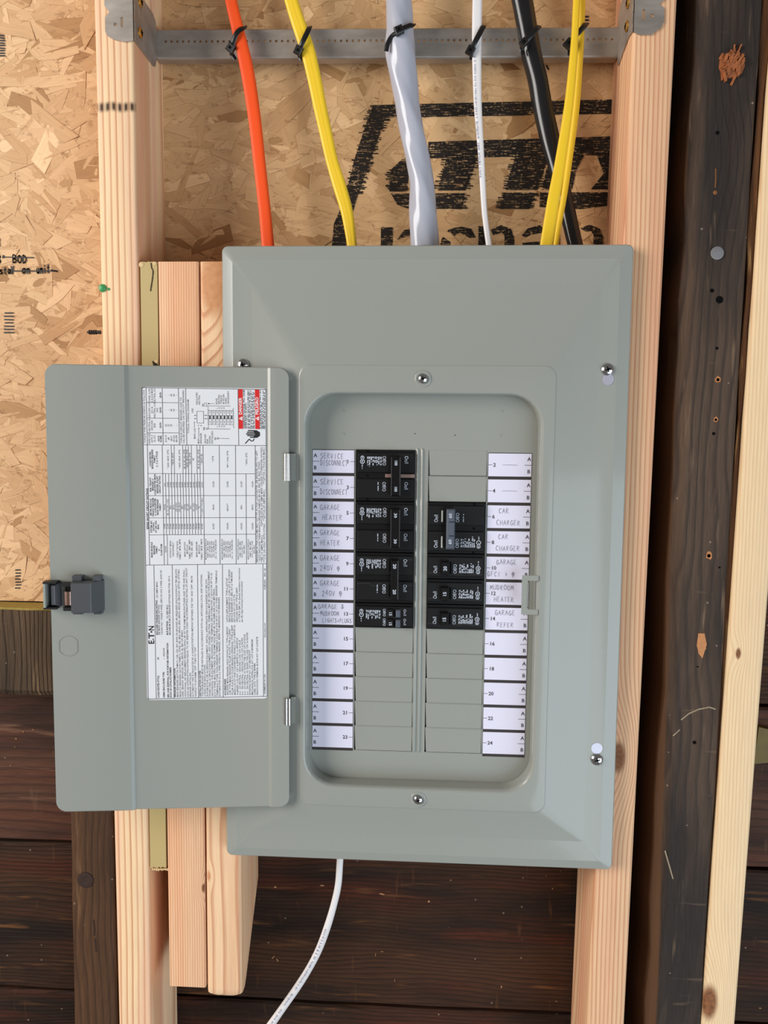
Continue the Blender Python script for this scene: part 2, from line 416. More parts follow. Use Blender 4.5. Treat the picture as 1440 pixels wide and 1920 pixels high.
# stroke letters, on a grid 0..1 wide, 0..1 high
SG = {'A': ['0,0 .45,1 .9,0', '.15,.4 .75,.4'], 'B': ['.05,0 .05,1 .55,1 .72,.8 .5,.55 .05,.52 .6,.5 .85,.25 .55,0 .05,0'],
 'C': ['.85,.85 .5,1 .12,.75 .05,.35 .3,.02 .8,.1'], 'D': ['.1,0 .08,1 .5,.9 .85,.5 .6,.1 .1,0'], 'E': ['.8,.98 .1,1 .08,0 .82,.02', '.1,.52 .65,.52'],
 'F': ['.85,1 .1,.98 .1,0', '.1,.5 .65,.52'], 'G': ['.85,.85 .45,1 .08,.65 .1,.2 .45,0 .85,.15 .85,.45 .5,.42'], 'H': ['.1,1 .08,0', '.85,1 .82,0', '.1,.5 .85,.52'],
 'I': ['.4,1 .38,0'], 'L': ['.1,1 .08,0 .8,.02'], 'M': ['.0,0 .12,1 .45,.3 .8,1 .95,0'], 'N': ['.05,0 .1,1 .8,0 .85,1'], 'O': ['.45,1 .1,.8 .05,.3 .4,0 .8,.2 .85,.7 .45,1'],
 'P': ['.1,0 .1,1 .6,.95 .8,.7 .5,.48 .1,.5'], 'R': ['.08,0 .1,1 .65,.92 .7,.65 .1,.5 .85,0'], 'S': ['.8,.9 .4,1 .1,.75 .45,.55 .8,.3 .5,0 .05,.1'],
 'T': ['0,.97 .9,1', '.45,1 .42,0'], 'U': ['.05,1 .08,.25 .4,0 .8,.2 .85,1'], 'V': ['0,1 .42,0 .85,1'], '2': ['.05,.8 .4,1 .75,.75 .05,0 .85,.02'],
 '4': ['.6,0 .6,1 .02,.35 .85,.35'], '0': ['.45,1 .1,.8 .05,.3 .4,0 .8,.2 .85,.7 .45,1'], '8': ['.45,.52 .1,.78 .45,1 .75,.78 .45,.52 .08,.25 .45,0 .8,.25 .45,.52'],
 '+': ['.1,.45 .8,.45', '.45,.85 .45,.1'], '&': ['.85,.1 .2,.75 .45,1 .6,.8 .1,.3 .35,0 .85,.45'], '@': ['.45,.95 .08,.7 .08,.3 .45,.05 .82,.3 .82,.7 .45,.95', '.45,.05 .45,-.25', '.32,.7 .32,.35', '.58,.7 .58,.35'],
 '"': ['.2,1 .15,.7', '.5,1 .45,.7'], 'o': ['.45,.6 .1,.45 .1,.1 .45,0 .75,.2 .7,.5 .45,.6'], 's': ['.7,.55 .3,.6 .1,.42 .6,.25 .6,.05 .05,.02'], 't': ['.35,1 .32,.1 .6,0', '.05,.62 .7,.66'],
 'a': ['.65,.55 .25,.6 .05,.25 .3,0 .6,.25 .65,.58 .7,0'], 'n': ['.1,0 .1,.6', '.1,.4 .4,.62 .7,.5 .72,0'], 'u': ['.08,.6 .1,.12 .4,0 .7,.2 .7,.6', '.7,.2 .75,0'], 'i': ['.3,.6 .3,0', '.3,.85 .32,.9'],
 '-': ['0,.45 .4,.55 .95,.48']}
def strokes(mb, s, O, dx, dy, h, wch, lw, nrm, gap=0.28, jit=0.05, rnd=None):
    rnd = rnd or random; x = 0.0
    for ch in s:
        if ch != ' ':
            jy = rnd.uniform(-jit, jit); sc = 1 + rnd.uniform(-jit, jit)
            for st in SG[ch]:
                P = [tuple(float(q) for q in p.split(',')) for p in st.split()]
                P = catmull([(a, b, 0) for a, b in P], 3) if len(P) > 3 and ch in 'BCDGOSU0829@&osanu-' else [Vector((a, b, 0)) for a, b in P]
                pts = [O + dx * (x + p.x * wch * sc) + dy * ((p.y * sc + jy) * h) for p in P]
                for a, b in zip(pts[:-1], pts[1:]):
                    t = (b - a)
                    if t.length < 1e-7: continue
                    t.normalize(); q = nrm.cross(t) * (lw * 0.5)
                    e = t * (lw * 0.3)
                    mb.quad(a - e - q, b + e - q, b + e + q, a - e + q)
        x += wch * (1 + gap)
def dashes(mb, O, dx, dy, length, h, rnd, fill=0.8):
    """a line of print too small to read: short upright strokes grouped as words"""
    x = 0.0
    while x < length:
        w = min(rnd.uniform(2, 6) * h * 0.75, length - x)
        k = max(1, int(w / (h * 0.62)))
        for i in range(k):
            a = x + i * h * 0.62; b = a + h * 0.62 * fill
            y0 = 0 if rnd.random() < .7 else h * .25; y1 = h if rnd.random() < .7 else h * .75
            mb.quad(O + dx * a + dy * y0, O + dx * b + dy * y0, O + dx * b + dy * y1, O + dx * a + dy * y1)
        x += w + h * 0.5

# ------------------------------------------------------------------ the setting: wall of old boards and OSB
EX, EY, EZ = Vector((1, 0, 0)), Vector((0, 1, 0)), Vector((0, 0, 1))
PY = 0.112
wall = MB(); wall.box(-1.12, 1.02, PY + 0.020, PY + 0.028, -1.0, 1.0)
wall = wall.build('wall_back', plain('wall_felt', rgb(24, 20, 18), 0.9), None, (0, PY, 0)); tag(wall, kind='structure')
M['plank'] = old_wood('old_brown_plank', rgb(31, 20, 14), rgb(80, 49, 30), rgb(120, 77, 44), 'x', 0.0052, 0.6, reddish=rgb(84, 39, 22))
M['plank_red'] = old_wood('reddish_old_plank', rgb(56, 36, 28), rgb(98, 64, 48), rgb(134, 98, 76), 'x', 0.011, 0.5, reddish=rgb(98, 58, 42))
rp = random.Random(3)
def plank(z0, z1, mat):
    m = MB(); n = 34; loops = []
    for i in range(n + 1):
        x = -1.12 + 2.14 * i / n
        a = z0 + 0.0012 + rp.uniform(0, 0.0012); b = z1 - 0.0012 - rp.uniform(0, 0.0014); y = PY + rp.uniform(-0.0004, 0.0004); e = 0.0025
        loops.append([Vector((x, y + e, a)), Vector((x, y, a + e)), Vector((x, y, b - e)), Vector((x, y + e, b)), Vector((x, PY + .0195, b)), Vector((x, PY + .0195, a))])
    m.loft(loops, True, True)
    return m.build('plank', mat, wall)
ZJ = [-0.990, -0.740, -0.541, -0.3565, -0.168, 0.020, 0.206, 0.393, 0.580, 0.767, 0.990]
for a, b in zip(ZJ[:-1], ZJ[1:]): plank(a, b, M['plank_red'] if a == -0.3565 else M['plank'])

m = MB(); rc = random.Random(77)
for px, py, L, W, a in ((516, 1663, 6, 4, .2), (604, 1660, 9, 3, 0), (716, 1676, 12, 3, -.15), (804, 1690, 5, 4, .9), (512, 1795, 9, 2, .9), (520, 1800, 7, 2, 2.2), (940, 1850, 5, 3, 1.4), (1036, 1666, 3, 2, 1.3), (1024, 1642, 3, 1, 1.5), (704, 1790, 7, 1.2, 1.5), (716, 1784, 7, 1.2, .1), (740, 1838, 7, 1, 1.6), (845, 1650, 3, 2, 0), (1392, 1460, 6, 5, .6), (1398, 1474, 8, 3, -.4), (1425, 1890, 6, 2, 0), (30, 1385, 4, 2, 0), (44, 1372, 3, 2, 1), (20, 1435, 3, 2, 0), (100, 1410, 2, 2, 0), (62, 1368, 3, 2, .5), (28, 1400, 2, 2, 0)):
    c = at(px, py, PY - .0002); e = Vector((math.cos(a), 0, math.sin(a))); q_ = Vector((-math.sin(a), 0, math.cos(a))); k = .00059 * .5
    m.prism([(-L * k, 0), (-L * k * .3, W * k), (L * k, W * k * .4), (L * k * .7, -W * k), (-L * k * .5, -W * k * .8)], lambda x, y, z: c + e * x + q_ * y + EY * z, -.0004, .0005)
m.build('pale_chips', plain('pale_torn_wood', rgb(176, 128, 84), 0.8, var=.4, scale=220), wall)

def osb_panel(x0, x1, z0, z1, seed, light, dark, count, main):
    r = random.Random(seed)
    core = MB(); core.box(x0, x1, 0.1008, 0.1113, z0, z1)
    pan = core.build('osb_panel', M['osb_core'], wall)
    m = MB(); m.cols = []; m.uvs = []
    for k in range(count):
        big = k > count * 0.62
        L = r.uniform(0.030, 0.105) if big else r.uniform(0.010, 0.05)
        if r.random() < 0.06: L *= 1.5
        W = min(L * 0.6, r.uniform(0.006, 0.024) if big else r.uniform(0.0016, 0.008))
        cx = r.uniform(x0, x1); cz = r.uniform(z0, z1)
        an = r.gauss(0, main) if r.random() < 0.62 else r.uniform(-1.57, 1.57)
        ca, sa = math.cos(an), math.sin(an)
        y = 0.1006 - 0.0009 * (k / count) + r.uniform(-0.0001, 0.0001)
        tx = r.gauss(0, 0.008); tz = r.gauss(0, 0.018)
        q = r.random()
        tq = min(1.05, max(0, r.gauss(0.66, 0.17))); c = [lerp(d, l, tq) for d, l in zip(dark, light)]
        if q < 0.06: c = [v * f for v, f in zip(c, (0.66, 0.58, 0.48))]
        elif q < 0.18: c = [min(1, v * f) for v, f in zip(c, (1.13, 1.16, 1.22))]
        ncut = 5
        top = []; bot = []
        sk0, sk1 = r.uniform(-0.5, 0.5) * W, r.uniform(-0.5, 0.5) * W
        for i in range(ncut):
            u = -0.5 + i / (ncut - 1); ed = 1.0 if 0 < i < ncut - 1 else r.uniform(0.55, 1.0)
            w0 = W * 0.5 * (1 + r.uniform(-0.14, 0.10)) * ed; w1 = W * 0.5 * (1 + r.uniform(-0.14, 0.10)) * ed
            sk = sk0 if i == 0 else sk1 if i == ncut - 1 else 0
            top.append((u * L + sk, w0)); bot.append((u * L - sk, -w1))
        ring = bot + top[::-1]
        uo, vo = r.uniform(0, 30), r.uniform(0, 30)
        n0 = len(m.v); nn = len(ring); rim = r.uniform(.52, .84)  # strand rims tinted darker: resin-brown edges, also painting the shade of gaps
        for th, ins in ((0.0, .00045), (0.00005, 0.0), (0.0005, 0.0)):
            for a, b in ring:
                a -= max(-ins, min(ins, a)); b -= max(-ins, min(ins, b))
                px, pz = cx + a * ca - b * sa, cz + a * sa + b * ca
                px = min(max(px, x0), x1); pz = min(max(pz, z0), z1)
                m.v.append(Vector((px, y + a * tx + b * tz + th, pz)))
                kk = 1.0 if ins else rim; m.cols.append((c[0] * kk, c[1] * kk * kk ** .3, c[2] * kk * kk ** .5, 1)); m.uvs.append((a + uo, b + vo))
        m.f.append(tuple(range(n0, n0 + nn)))
        for q_ in (0, nn):
            for i in range(nn): m.f.append((n0 + q_ + i, n0 + q_ + (i + 1) % nn, n0 + q_ + nn + (i + 1) % nn, n0 + q_ + nn + i))
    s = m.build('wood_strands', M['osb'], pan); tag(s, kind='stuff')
    return pan
LT, DK = rgb(230, 191, 146)[:3], rgb(184, 136, 90)[:3]
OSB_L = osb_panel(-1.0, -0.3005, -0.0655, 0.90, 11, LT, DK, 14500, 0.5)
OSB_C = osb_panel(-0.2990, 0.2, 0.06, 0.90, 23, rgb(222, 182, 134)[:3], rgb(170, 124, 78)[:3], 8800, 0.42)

# stencilled mark and lumber ink
IY = 0.0990
def ink_poly(mb, pts, Y=IY): 
    p = [at(x, y, Y) for x, y in pts]; mb.add(p, [tuple(range(len(p)))])
st = MB()
for poly in (
 [(699,197),(1160,186),(1160,213),(722,221)],
 [(699,198),(722,221),(716,240),(692,306),(672,365),(652,352),(664,300),(684,240)],
 [(651,350),(671,365),(662,395),(650,418),(648,462),(622,462),(626,420),(638,392)],
 [(803,266),(1160,255),(1160,290),(960,294),(803,297)],
 [(803,276),(752,300),(733,318),(730,359),(764,359),(767,314),(803,300)],
 [(733,363),(872,362),(866,392),(765,391),(745,384)],
 [(838,294),(895,294),(886,325),(873,357),(821,357)],
 [(966,294),(1026,293),(1018,325),(1008,356),(947,356)],
 [(944,361),(1003,361),(993,392),(937,392)],
 [(1040,292),(1096,290),(1080,320),(1073,356),(1016,356),(1024,318)],
 [(1118,289),(1160,287),(1160,355),(1108,355),(1132,325)],
 [(1013,361),(1160,360),(1160,383),(1088,392),(1011,388)],
 [(714,426),(736,426),(736,464),(714,464)], [(744,450),(758,431),(772,427),(772,441),(752,446)],
 [(824,464),(828,448),(840,431),(862,424),(862,436),(848,444),(843,464)], [(862,424),(884,429),(892,445),(880,446),(862,436)],
 [(897,424),(911,424),(911,464),(897,464)], [(920,431),(940,422),(942,435),(925,441)], [(940,422),(958,429),(964,445),(964,464),(946,464),(946,442),(940,434)],
 [(978,441),(990,428),(1012,422),(1018,428),(1018,436),(995,440),(985,446)], [(980,455),(1020,452),(1020,464),(980,464)],
 [(1038,434),(1050,441),(1050,464),(1036,464)], [(1088,428),(1105,421),(1110,433),(1098,434)], [(1105,421),(1124,428),(1131,445),(1129,464),(1112,464),(1113,442),(1108,432)]):
    ink_poly(st, poly)
# ragged brush edges: short offset bristle marks along the stencil
rb = random.Random(5)
for x0, y0, x1, y1, n in ((699,197,652,355,44), (722,221,672,366,36), (730,318,732,358,10), (838,294,820,356,14), (895,296,874,356,14), (966,294,947,356,14), (1026,294,1008,356,14), (944,362,937,392,8), (1003,362,993,392,8), (872,362,866,392,8)):
    for k in range(n):
        t = k / n + rb.uniform(-.01, .01); x = lerp(x0, x1, t) + rb.uniform(-4, 4); y = lerp(y0, y1, t)
        w, h = rb.uniform(3, 8), rb.uniform(1.5, 3.5)
        ink_poly(st, [(x - w, y), (x + w, y), (x + w, y + h), (x - w, y + h)], IY - 0.0001)
st.build('stencil_mark', M['ink'], OSB_C)
ms = MB(); mk = random.Random(8)
def marker(s, px, py, h, w, ang=0.0):
    O = at(px, py, IY); e = (at(px + 50, py + 50 * math.tan(ang), IY) - O).normalized(); u = Vector((-e.z, 0, e.x))
    if u.z < 0: u = -u
    strokes(ms, s, O, e, u, h * 0.00057, w * 0.00057, 2.3 * 0.00057, Vector((0, -1, 0)), 0.22, 0.06, mk)
def mline(a, b, w=2.0):
    A, B = at(*a, IY - 0.0001), at(*b, IY - 0.0001); t = (B - A).normalized(); q = Vector((-t.z, 0, t.x)) * (w * 0.00029)
    ms.quad(A - q, B - q, B + q, A + q)
marker('N', -8, 461, 14, 8)
marker('8"', -5, 493, 15, 8); marker('BOD', 24, 493, 14, 8)
marker('osta', -8, 513, 13, 6.6); marker('V', 21, 513, 15, 6); marker('on', 42, 512, 15, 7); marker('unit', 69, 512, 15, 5.6)
mline((5, 482), (64, 483)); mline((24, 508), (108, 508)); mline((95, 506), (108, 509), 3)
def ticks(x, y, n, dy, w):
    for k in range(n): mline((x + mk.uniform(-1, 1), y + k * dy), (x + w + mk.uniform(-1, 1), y + k * dy + mk.uniform(-.6, .6)), 2.4)
ticks(-2, 66, 9, 4.8, 11); ticks(8, 587, 7, 6.1, 18); ticks(29, 1069, 7, 5.6, 10)
ms.build('marker_writing', M['marker'], OSB_L)
mt = MB(); ms = mt
for k in range(3): mline((1095, 31 + k * 6.5), (1104, 31 + k * 6.5), 3)
for a, b in (((1024, 122), (1029, 131)), ((745, 48), (760, 47)), ((420, 118), (424, 112))): mline(a, b, 3)
mt.build('ink_ticks', M['marker'], OSB_C)

# ------------------------------------------------------------------ lumber
def eased(x0, x1, y0, y1, r=0.003, k=3): return [(a, b) for a, b in rrect(x0, x1, y0, y1, r, k)]
def stud(name, label, cat, mat, tl, tr, bl, br, ztop, zbot, y0, y1, r=0.003, levels=2, jit=0.0, group=None, rnd=None, cham=None, parent=None):
    """tl.. = x of the front edges at the reference heights (x, z) pairs"""
    def xa(a, b, z): return lerp(a[0], b[0], (z - a[1]) / (b[1] - a[1]))
    m = MB(); loops = []; rnd = rnd or random.Random(2); ZB = -0.56 if zbot < -0.5 else zbot
    for i in range(levels):
        z = lerp(zbot, ztop, i / (levels - 1)); x0, x1 = xa(tl, bl, z) + rnd.uniform(-jit, jit), xa(tr, br, z) + rnd.uniform(-jit, jit)
        if cham: 
            c = cham * (1 + rnd.uniform(-.25, .25))
            ring = [(x0 - c * 0.75, y1), (x0 - c * 0.75, y0 + c), (x0, y0 + c * 0.12), (x0 + 0.003, y0), (x1 - 0.002, y0), (x1, y0 + 0.002), (x1, y1)]
            loops.append([Vector((a, b, z)) for a, b in ring])
        else: loops.append([Vector((a, b, z)) for a, b in eased(x0, x1, y0, y1, r)])
    m.loft(loops, True, True)
    ob = m.build(name, mat, parent, ((xa(tl, bl, ZB) + xa(tr, br, ZB)) / 2, y0, ZB), smooth=not cham, sharp=50)
    if parent is None: tag(ob, label, cat, group)
    return ob
SY0, SY1 = 0.012, 0.1005
E1, L1, P1 = rgb(244, 210, 168), rgb(200, 138, 98), rgb(238, 190, 158)
M['fir_a'] = lumber('fir_left_stud', E1, L1, -0.24, 0.02, 0.0063, 0.0018, 0.3, pink=P1, burn=0.9985, seed=1.0, knots=[(0.028, 0.060, 1.132, 0.007)])
M['fir_b'] = lumber('fir_right_stud', rgb(230, 186, 146), rgb(188, 124, 86), 0.16, 0.10, 0.0036, 0.0022, 0.4, pink=rgb(226, 170, 134), seed=4.0, strength=0.9, knots=[(0.004, 0.0, 0.367, 0.010), (-0.0165, 0.0, 0.929, 0.0022)])
M['fir_c'] = lumber('fir_block_close_grain', rgb(236, 192, 152), rgb(196, 126, 90), -0.30, 0.03, 0.0025, 0.0012, 0.4, pink=rgb(236, 182, 140), seed=7.0, strength=0.9, knots=[(0.0185, 0.0, 0.110, 0.003)])
M['fir_d'] = lumber('fir_block_wide_grain', rgb(240, 202, 162), rgb(196, 132, 94), 0.045, 0.12, 0.0046, 0.0028, 0.3, pink=rgb(232, 186, 146), seed=9.0, knots=[(-0.0152, 0.0, 0.132, 0.0022), (-0.004, 0.0, 0.738, 0.020)], kdark=False)
M['fir_e'] = lumber('pale_fir', rgb(236, 206, 164), rgb(214, 168, 122), 0.30, 0.02, 0.0034, 0.0016, 0.35, seed=12.0, strength=0.7, knots=[(-0.008, 0.0, 0.111, 0.0115), (0.0043, 0.0, 0.475, 0.0035)])
ls = stud('stud', 'pale fir wall stud on the left with a scorched black line across its face', 'stud', M['fir_a'], (-0.3197, .537), (-0.2811, .537), (-0.3157, -.49), (-0.2796, -.49), 0.92, -0.90, SY0, SY1, group='new wall studs')
m = MB(); c = at(192, 540, SY0 - .0005)
m.lathe(c + EY * 0.001, Vector((0, -1, 0)), [(0.0042, 0), (0.0038, 0.0015), (0.002, 0.0026)], 9); m.lathe(c + Vector((0.006, .001, -.001)), Vector((0, -1, 0)), [(0.002, 0), (0.001, 0.0012)], 7)
m.build('paint_blob', plain('green_paint', rgb(64, 150, 84), 0.4), ls, smooth=True)
m = MB(); m.lathe(at(182, 623, 0.05), Vector((-1, 0, 0)), [(0.002, -.004)] + [(0.0026 if k % 2 else 0.0018, k * 0.0011) for k in range(9)] + [(0.0004, 0.011)], 10)
m.build('screw_tip', M['marker'], ls)
rs = stud('stud', 'broad faced fir wall stud running behind the right edge of the gray panel', 'stud', M['fir_b'], (0.1902, .527), (0.2289, .527), (0.1785, -.407), (0.2165, -.407), 0.92, -0.90, SY0, SY1, group='new wall studs')
es = stud('stud', 'pale narrow stud at the far right beside the old dark post', 'stud', M['fir_e'], (0.3170, .5247), (0.3530, .5247), (0.2938, -.4712), (0.3275, -.4712), 0.92, -0.55, 0.014, SY1, group='new wall studs')
b2 = stud('spacer_block', 'reddish close grained wood block between the tan strip and the wider block', 'block', M['fir_c'], (-0.2610, .29), (-0.2212, .29), (-0.2598, -.458), (-0.2212, -.458), 0.2925, -0.4575, SY0, SY1, r=0.0015, group='wood blocks packed beside the left stud')
# third block: eased lower end, angled cut towards the wall
m = MB(); loops = []
for z, dy1, rr in ((-0.4660, .018, .0085), (-0.4635, .020, .0055), (-0.457, .026, .0042), (-0.3795, SY1 - SY0, .004), (0.2925, SY1 - SY0, .004)):
    q = 0.0 if z > -0.4655 else 0.003
    loops.append([Vector((a, b, z)) for a, b in rrect(-0.2197 + q, -0.1825 - q, SY0 + q * .5, SY0 + dy1, min(rr, dy1 * .45), 4)])
m.loft(loops, True, True)
b3 = m.build('spacer_block', M['fir_d'], None, (-0.201, SY0, -0.466), smooth=True, sharp=50)
tag(b3, 'wood block against the panel with rounded lower end and angled back cut', 'block', 'wood blocks packed beside the left stud')
# tan painted strip, ragged lower end
m = MB(); r = random.Random(4); n = 15
loops = []
for i in range(n + 1):
    x = lerp(-0.2788, -0.2619, i / n); zb = lerp(-0.3275, -0.3270, i / n) + r.uniform(-.0012, .0012); zt = 0.2925 + r.uniform(-.0005, .0005)
    loops.append([Vector((x, SY0 + .0005, zb)), Vector((x, SY0 + .0005, zt)), Vector((x, SY0 + .046, zt)), Vector((x, SY0 + .046, zb))])
m.loft(loops, True, True)
ts = m.build('spacer_strip', M['tan_paint'], None, (-0.2703, SY0, -0.3275)); tag(ts, 'tan painted plywood strip wedged beside the left stud', 'strip')
m = MB()
def crackline(mb, pts, w, Y):
    for (a, b), (c, d) in zip(pts[:-1], pts[1:]):
        A, B = at(a, b, Y), at(c, d, Y); t = (B - A).normalized(); q = Vector((-t.z, 0, t.x)) * w
        mb.add([A - q, B - q * .8, B + q * .8, A + q, A - q + EY * .0008, B - q + EY * .0008, B + q + EY * .0008, A + q + EY * .0008], [(0, 1, 2, 3), (0, 1, 5, 4), (2, 3, 7, 6)])
crackline(m, [(283, 493), (284, 502), (287, 508), (286, 520), (284, 533), (282, 546)], 0.0005, SY0 + .0001)
m.add([at(285, 676, SY0 + .0002), at(291, 680, SY0 + .0002), at(297, 684, SY0 + .0002), at(288, 688, SY0 + .0002)], [(0, 1, 2, 3)])
m.build('crack', M['crack'], ts)
m = MB()
for px, py, s in ((265, 496, .0028), (290, 494, .002), (294, 678, .002)):
    m.lathe(at(px, py, SY0 + .0003), Vector((0, -1, 0)), [(s, 0), (s * .7, .0004)], 7)
for k in range(9): m.obox(at(286 + k * 3.4, 1628.5, SY0 + .002), EX, EZ, -EY, 0, .0014, r.uniform(-.0024, -.001), .0006, 0, .0012)
m.build('bare_edge', M['raw'], ts)

M['post'] = old_wood('dark_old_post', rgb(46, 38, 34), rgb(92, 73, 59), rgb(122, 98, 78), 'z', 0.011, 0.8, seed=3.0, edge=(-0.0225, rgb(90, 63, 43)), swirl=2.2)
M['post_brown'] = old_wood('brown_old_post', rgb(54, 36, 24), rgb(92, 62, 40), rgb(122, 88, 60), 'z', 0.0075, 0.5, seed=8.0)
op = stud('old_post', 'dark weathered old post with nail holes right of the new stud', 'post', M['post'], (0.2587, .527), (0.3062, .527), (0.2494, -.4758), (0.2934, -.4758), 0.92, -0.90, 0.015, 0.108, levels=34, jit=0.0007, cham=0.011, rnd=random.Random(6))
# what shows on its face
def facing(px, py, Y=0.015): return at(px, py, Y)
m = MB(); r = random.Random(31)
for k in range(90):
    c = facing(1374 + r.gauss(0, 7.5), 121 + r.gauss(0, 10)); a = r.gauss(1.57, .6)
    e = Vector((math.cos(a), 0, math.sin(a))); q = Vector((-e.z, 0, e.x)); L = r.uniform(.004, .013); W = r.uniform(.0004, .0013)
    m.obox(c, (e + Vector((0, -r.uniform(0, .35), 0))).normalized(), q, Vector((0, -1, 0)), -L / 2, L / 2, -W, W, -.001, r.uniform(.0008, .004))
c = facing(1372, 122); m.lathe(c, Vector((0, -1, 0)), [(.0125, -.001), (.0115, .0012), (.006, .0016)], 11)
m.build('splintered_knot', plain('raw_splintered_wood', rgb(150, 84, 42), 0.75, var=0.75, scale=240), op)
def hole(px, py, rad, ring=None):
    m = MB(); m.lathe(facing(px, py), Vector((0, -1, 0)), [(rad, -.003), (rad, .0003)], 11); m.build('nail_hole', M['slot'], op)
    if ring:
        m = MB(); rr = random.Random(px); n = 11
        pts = [(rad * (1.3 + rr.random() * ring) * math.cos(6.283 * k / n), rad * (1.4 + rr.random() * ring * 1.5) * math.sin(6.283 * k / n)) for k in range(n)]
        O = facing(px, py); m.prism(pts, lambda a, b, c: O + Vector((a, c, b)), .0002, -.0003); m.build('torn_fibre', plain('torn_fibre_wood', rgb(178, 118, 74), 0.8, var=.3, scale=400), op)
for px, py, rad, ring in ((1335, 545, .0019, 0), (1349, 562, .0035, 0), (1344, 653, .0014, 0), (1346, 712, .0016, .9), (1342, 787, .0013, .7), (1338, 813, .0015, 0), (1329, 1042, .0018, .9), (1318, 1216, .0012, 1.6), (1302, 1392, .0018, 0), (1308, 540 + 710, .0008, 0), (1345, 249, .0018, 0), (1349, 1064, .0010, 0)):
    hole(px, py, rad, ring)
m = MB(); crackline(m, [(1383, 0), (1381, 40), (1379, 88)], .0006, .0148); m.build('crack', M['crack'], op); m = MB(); crackline(m, [(1371, 148), (1371, 205), (1368, 290), (1364, 330)], .0006, .0148); m.build('crack', M['crack'], op)
m = MB(); crackline(m, [(1342, 316), (1342, 335), (1341, 352)], .0005, .0147); m.lathe(facing(1341, 361), Vector((0, -1, 0)), [(.0022, 0), (.001, .0008)], 6); m.build('rusty_scratch', plain('rust', rgb(128, 78, 44), 0.8), op)
m = MB(); crackline(m, [(1277, 1350), (1292, 1338), (1310, 1330), (1330, 1326), (1342, 1330)], .0007, .0147); crackline(m, [(1262, 1380), (1275, 1368)], .0006, .0147)
crackline(m, [(1247, 1595), (1254, 1620), (1262, 1648)], .0007, .0147); m.build('pale_scrape', plain('pale_scrape_fibre', rgb(150, 132, 108), 0.8), op)
m = MB(); m.prism([(-.004, .012), (.002, .012), (.0046, .001), (.001, -.013), (-.003, -.008), (-.005, .0)], lambda a, b, c: facing(1316, 1210) + Vector((a, c, b)), .0002, -.0004); m.build('bare_patch', plain('bare_wood_patch', rgb(190, 128, 80), 0.8, var=.35, scale=350), op)
# galvanised nail
m = MB(); O = facing(1344, 475); m.lathe(O, Vector((0, -1, 0)), [(.0018, -.010), (.0018, 0), (.0062, .0004), (.0062, .0014), (.0052, .0018)], 16)
nl = m.build('nail', plain('dull_zinc', rgb(122, 120, 122), 0.6, 0.2, var=.2, scale=300), None, O, smooth=True, sharp=30); tag(nl, 'round gray galvanized nail head in the dark old post', 'nail')
ol = stud('old_post', 'brown old post left of the scorched stud below the panel door', 'post', M['post_brown'], (-0.3625, .0), (-0.3182, .0), (-0.3659, -.508), (-0.3197, -.508), -0.150, -0.90, 0.015, 0.108, levels=18, jit=0.0006, r=0.003, rnd=random.Random(9))
m = MB(); O = at(160, 1650, .0147); m.lathe(O, Vector((0, -1, 0)), [(.009, -.001), (.0085, .0006), (.006, .001), (.003, .0004)], 12); m.build('knot', plain('dark_knot', rgb(48, 26, 16), 0.7, var=.4, scale=300), ol, smooth=True)
m = MB(); crackline(m, [(175, 1725), (177, 1745), (176, 1755)], .0009, .0147); crackline(m, [(178, 1760), (180, 1785)], .0008, .0147); m.build('crack', M['crack'], ol)
# rough brown filler between old post and pale stud
of = stud('old_board', 'rough reddish brown board edge between old post and pale stud', 'board', old_wood('rough_board', rgb(60, 32, 16), rgb(128, 84, 48), rgb(182, 138, 86), 'z', 0.012, 0.9, bumpy=1.0, seed=21), (0.3085, .5247), (0.3165, .5247), (0.2955, -.33), (0.2968, -.33), 0.92, -0.33, 0.019, 0.108, levels=30, jit=0.0014, r=0.001, rnd=random.Random(12))
# steel bolt end at the right edge
m = MB(); O = at(1426, 103, 0.026); m.lathe(O, Vector((1, 0, 0.05)), [(.0055, 0), (.0055, .003), (.0032, .0032), (.0032, .012)], 14)
bo = m.build('bolt', M['hinge'], None, O, smooth=True, sharp=30); tag(bo, 'steel bolt sticking out beside the top of the old post', 'bolt')
# old timber block under the OSB with yellow stained top
m = MB(); r = random.Random(14); loops = []
for i in range(16):
    x = lerp(-1.0, -0.3705, i / 15); zb = -0.1665 + r.uniform(0, .004); zt = -0.0700 + r.uniform(-.0008, .0008); y = 0.071 + r.uniform(-.0015, .0015)
    loops.append([Vector((x, y + .004, zb)), Vector((x, y, zb + .006)), Vector((x, y, zt)), Vector((x, .1105, zt)), Vector((x, .1105, zb))])
m.loft(loops, True, True)
tb = m.build('timber_block', old_wood('gray_old_timber', rgb(52, 42, 34), rgb(104, 82, 60), rgb(132, 106, 76), 'z', 0.006, 0.8, bumpy=1.0, seed=5), None, (-0.515, .071, -.1665)); tag(tb, 'rough gray brown old timber block under the bright OSB sheet', 'block')
m = MB(); loops = []
for i in range(22):
    x = lerp(-1.0, -0.3705, i / 21); y = 0.0725 + r.uniform(-.002, .002); zt = -0.0672 + r.uniform(-.0006, .0006)
    loops.append([Vector((x, y, -0.0698)), Vector((x, y + .001, zt)), Vector((x, .1000, zt + .0006)), Vector((x, .1000, -0.0698))])
m.loft(loops, True, True); m.build('stained_top', plain('mossy_yellow_stain', rgb(150, 130, 58), 0.8, var=.35, scale=160), tb)
# yellow painted scrap behind the far right stud
m = MB(); m.prism([(0, 0), (.03, .004), (.03, .036), (.004, .042)], lambda a, b, c: at(1412, 1432, .104) + Vector((a, c, b)), -.001, .006)
yp = m.build('board_scrap', plain('dull_yellow_paint', rgb(104, 84, 14), 0.6, var=.4, scale=90), None, at(1412, 1432, .104)); tag(yp, 'yellow painted scrap on the boards past the pale stud', 'board')

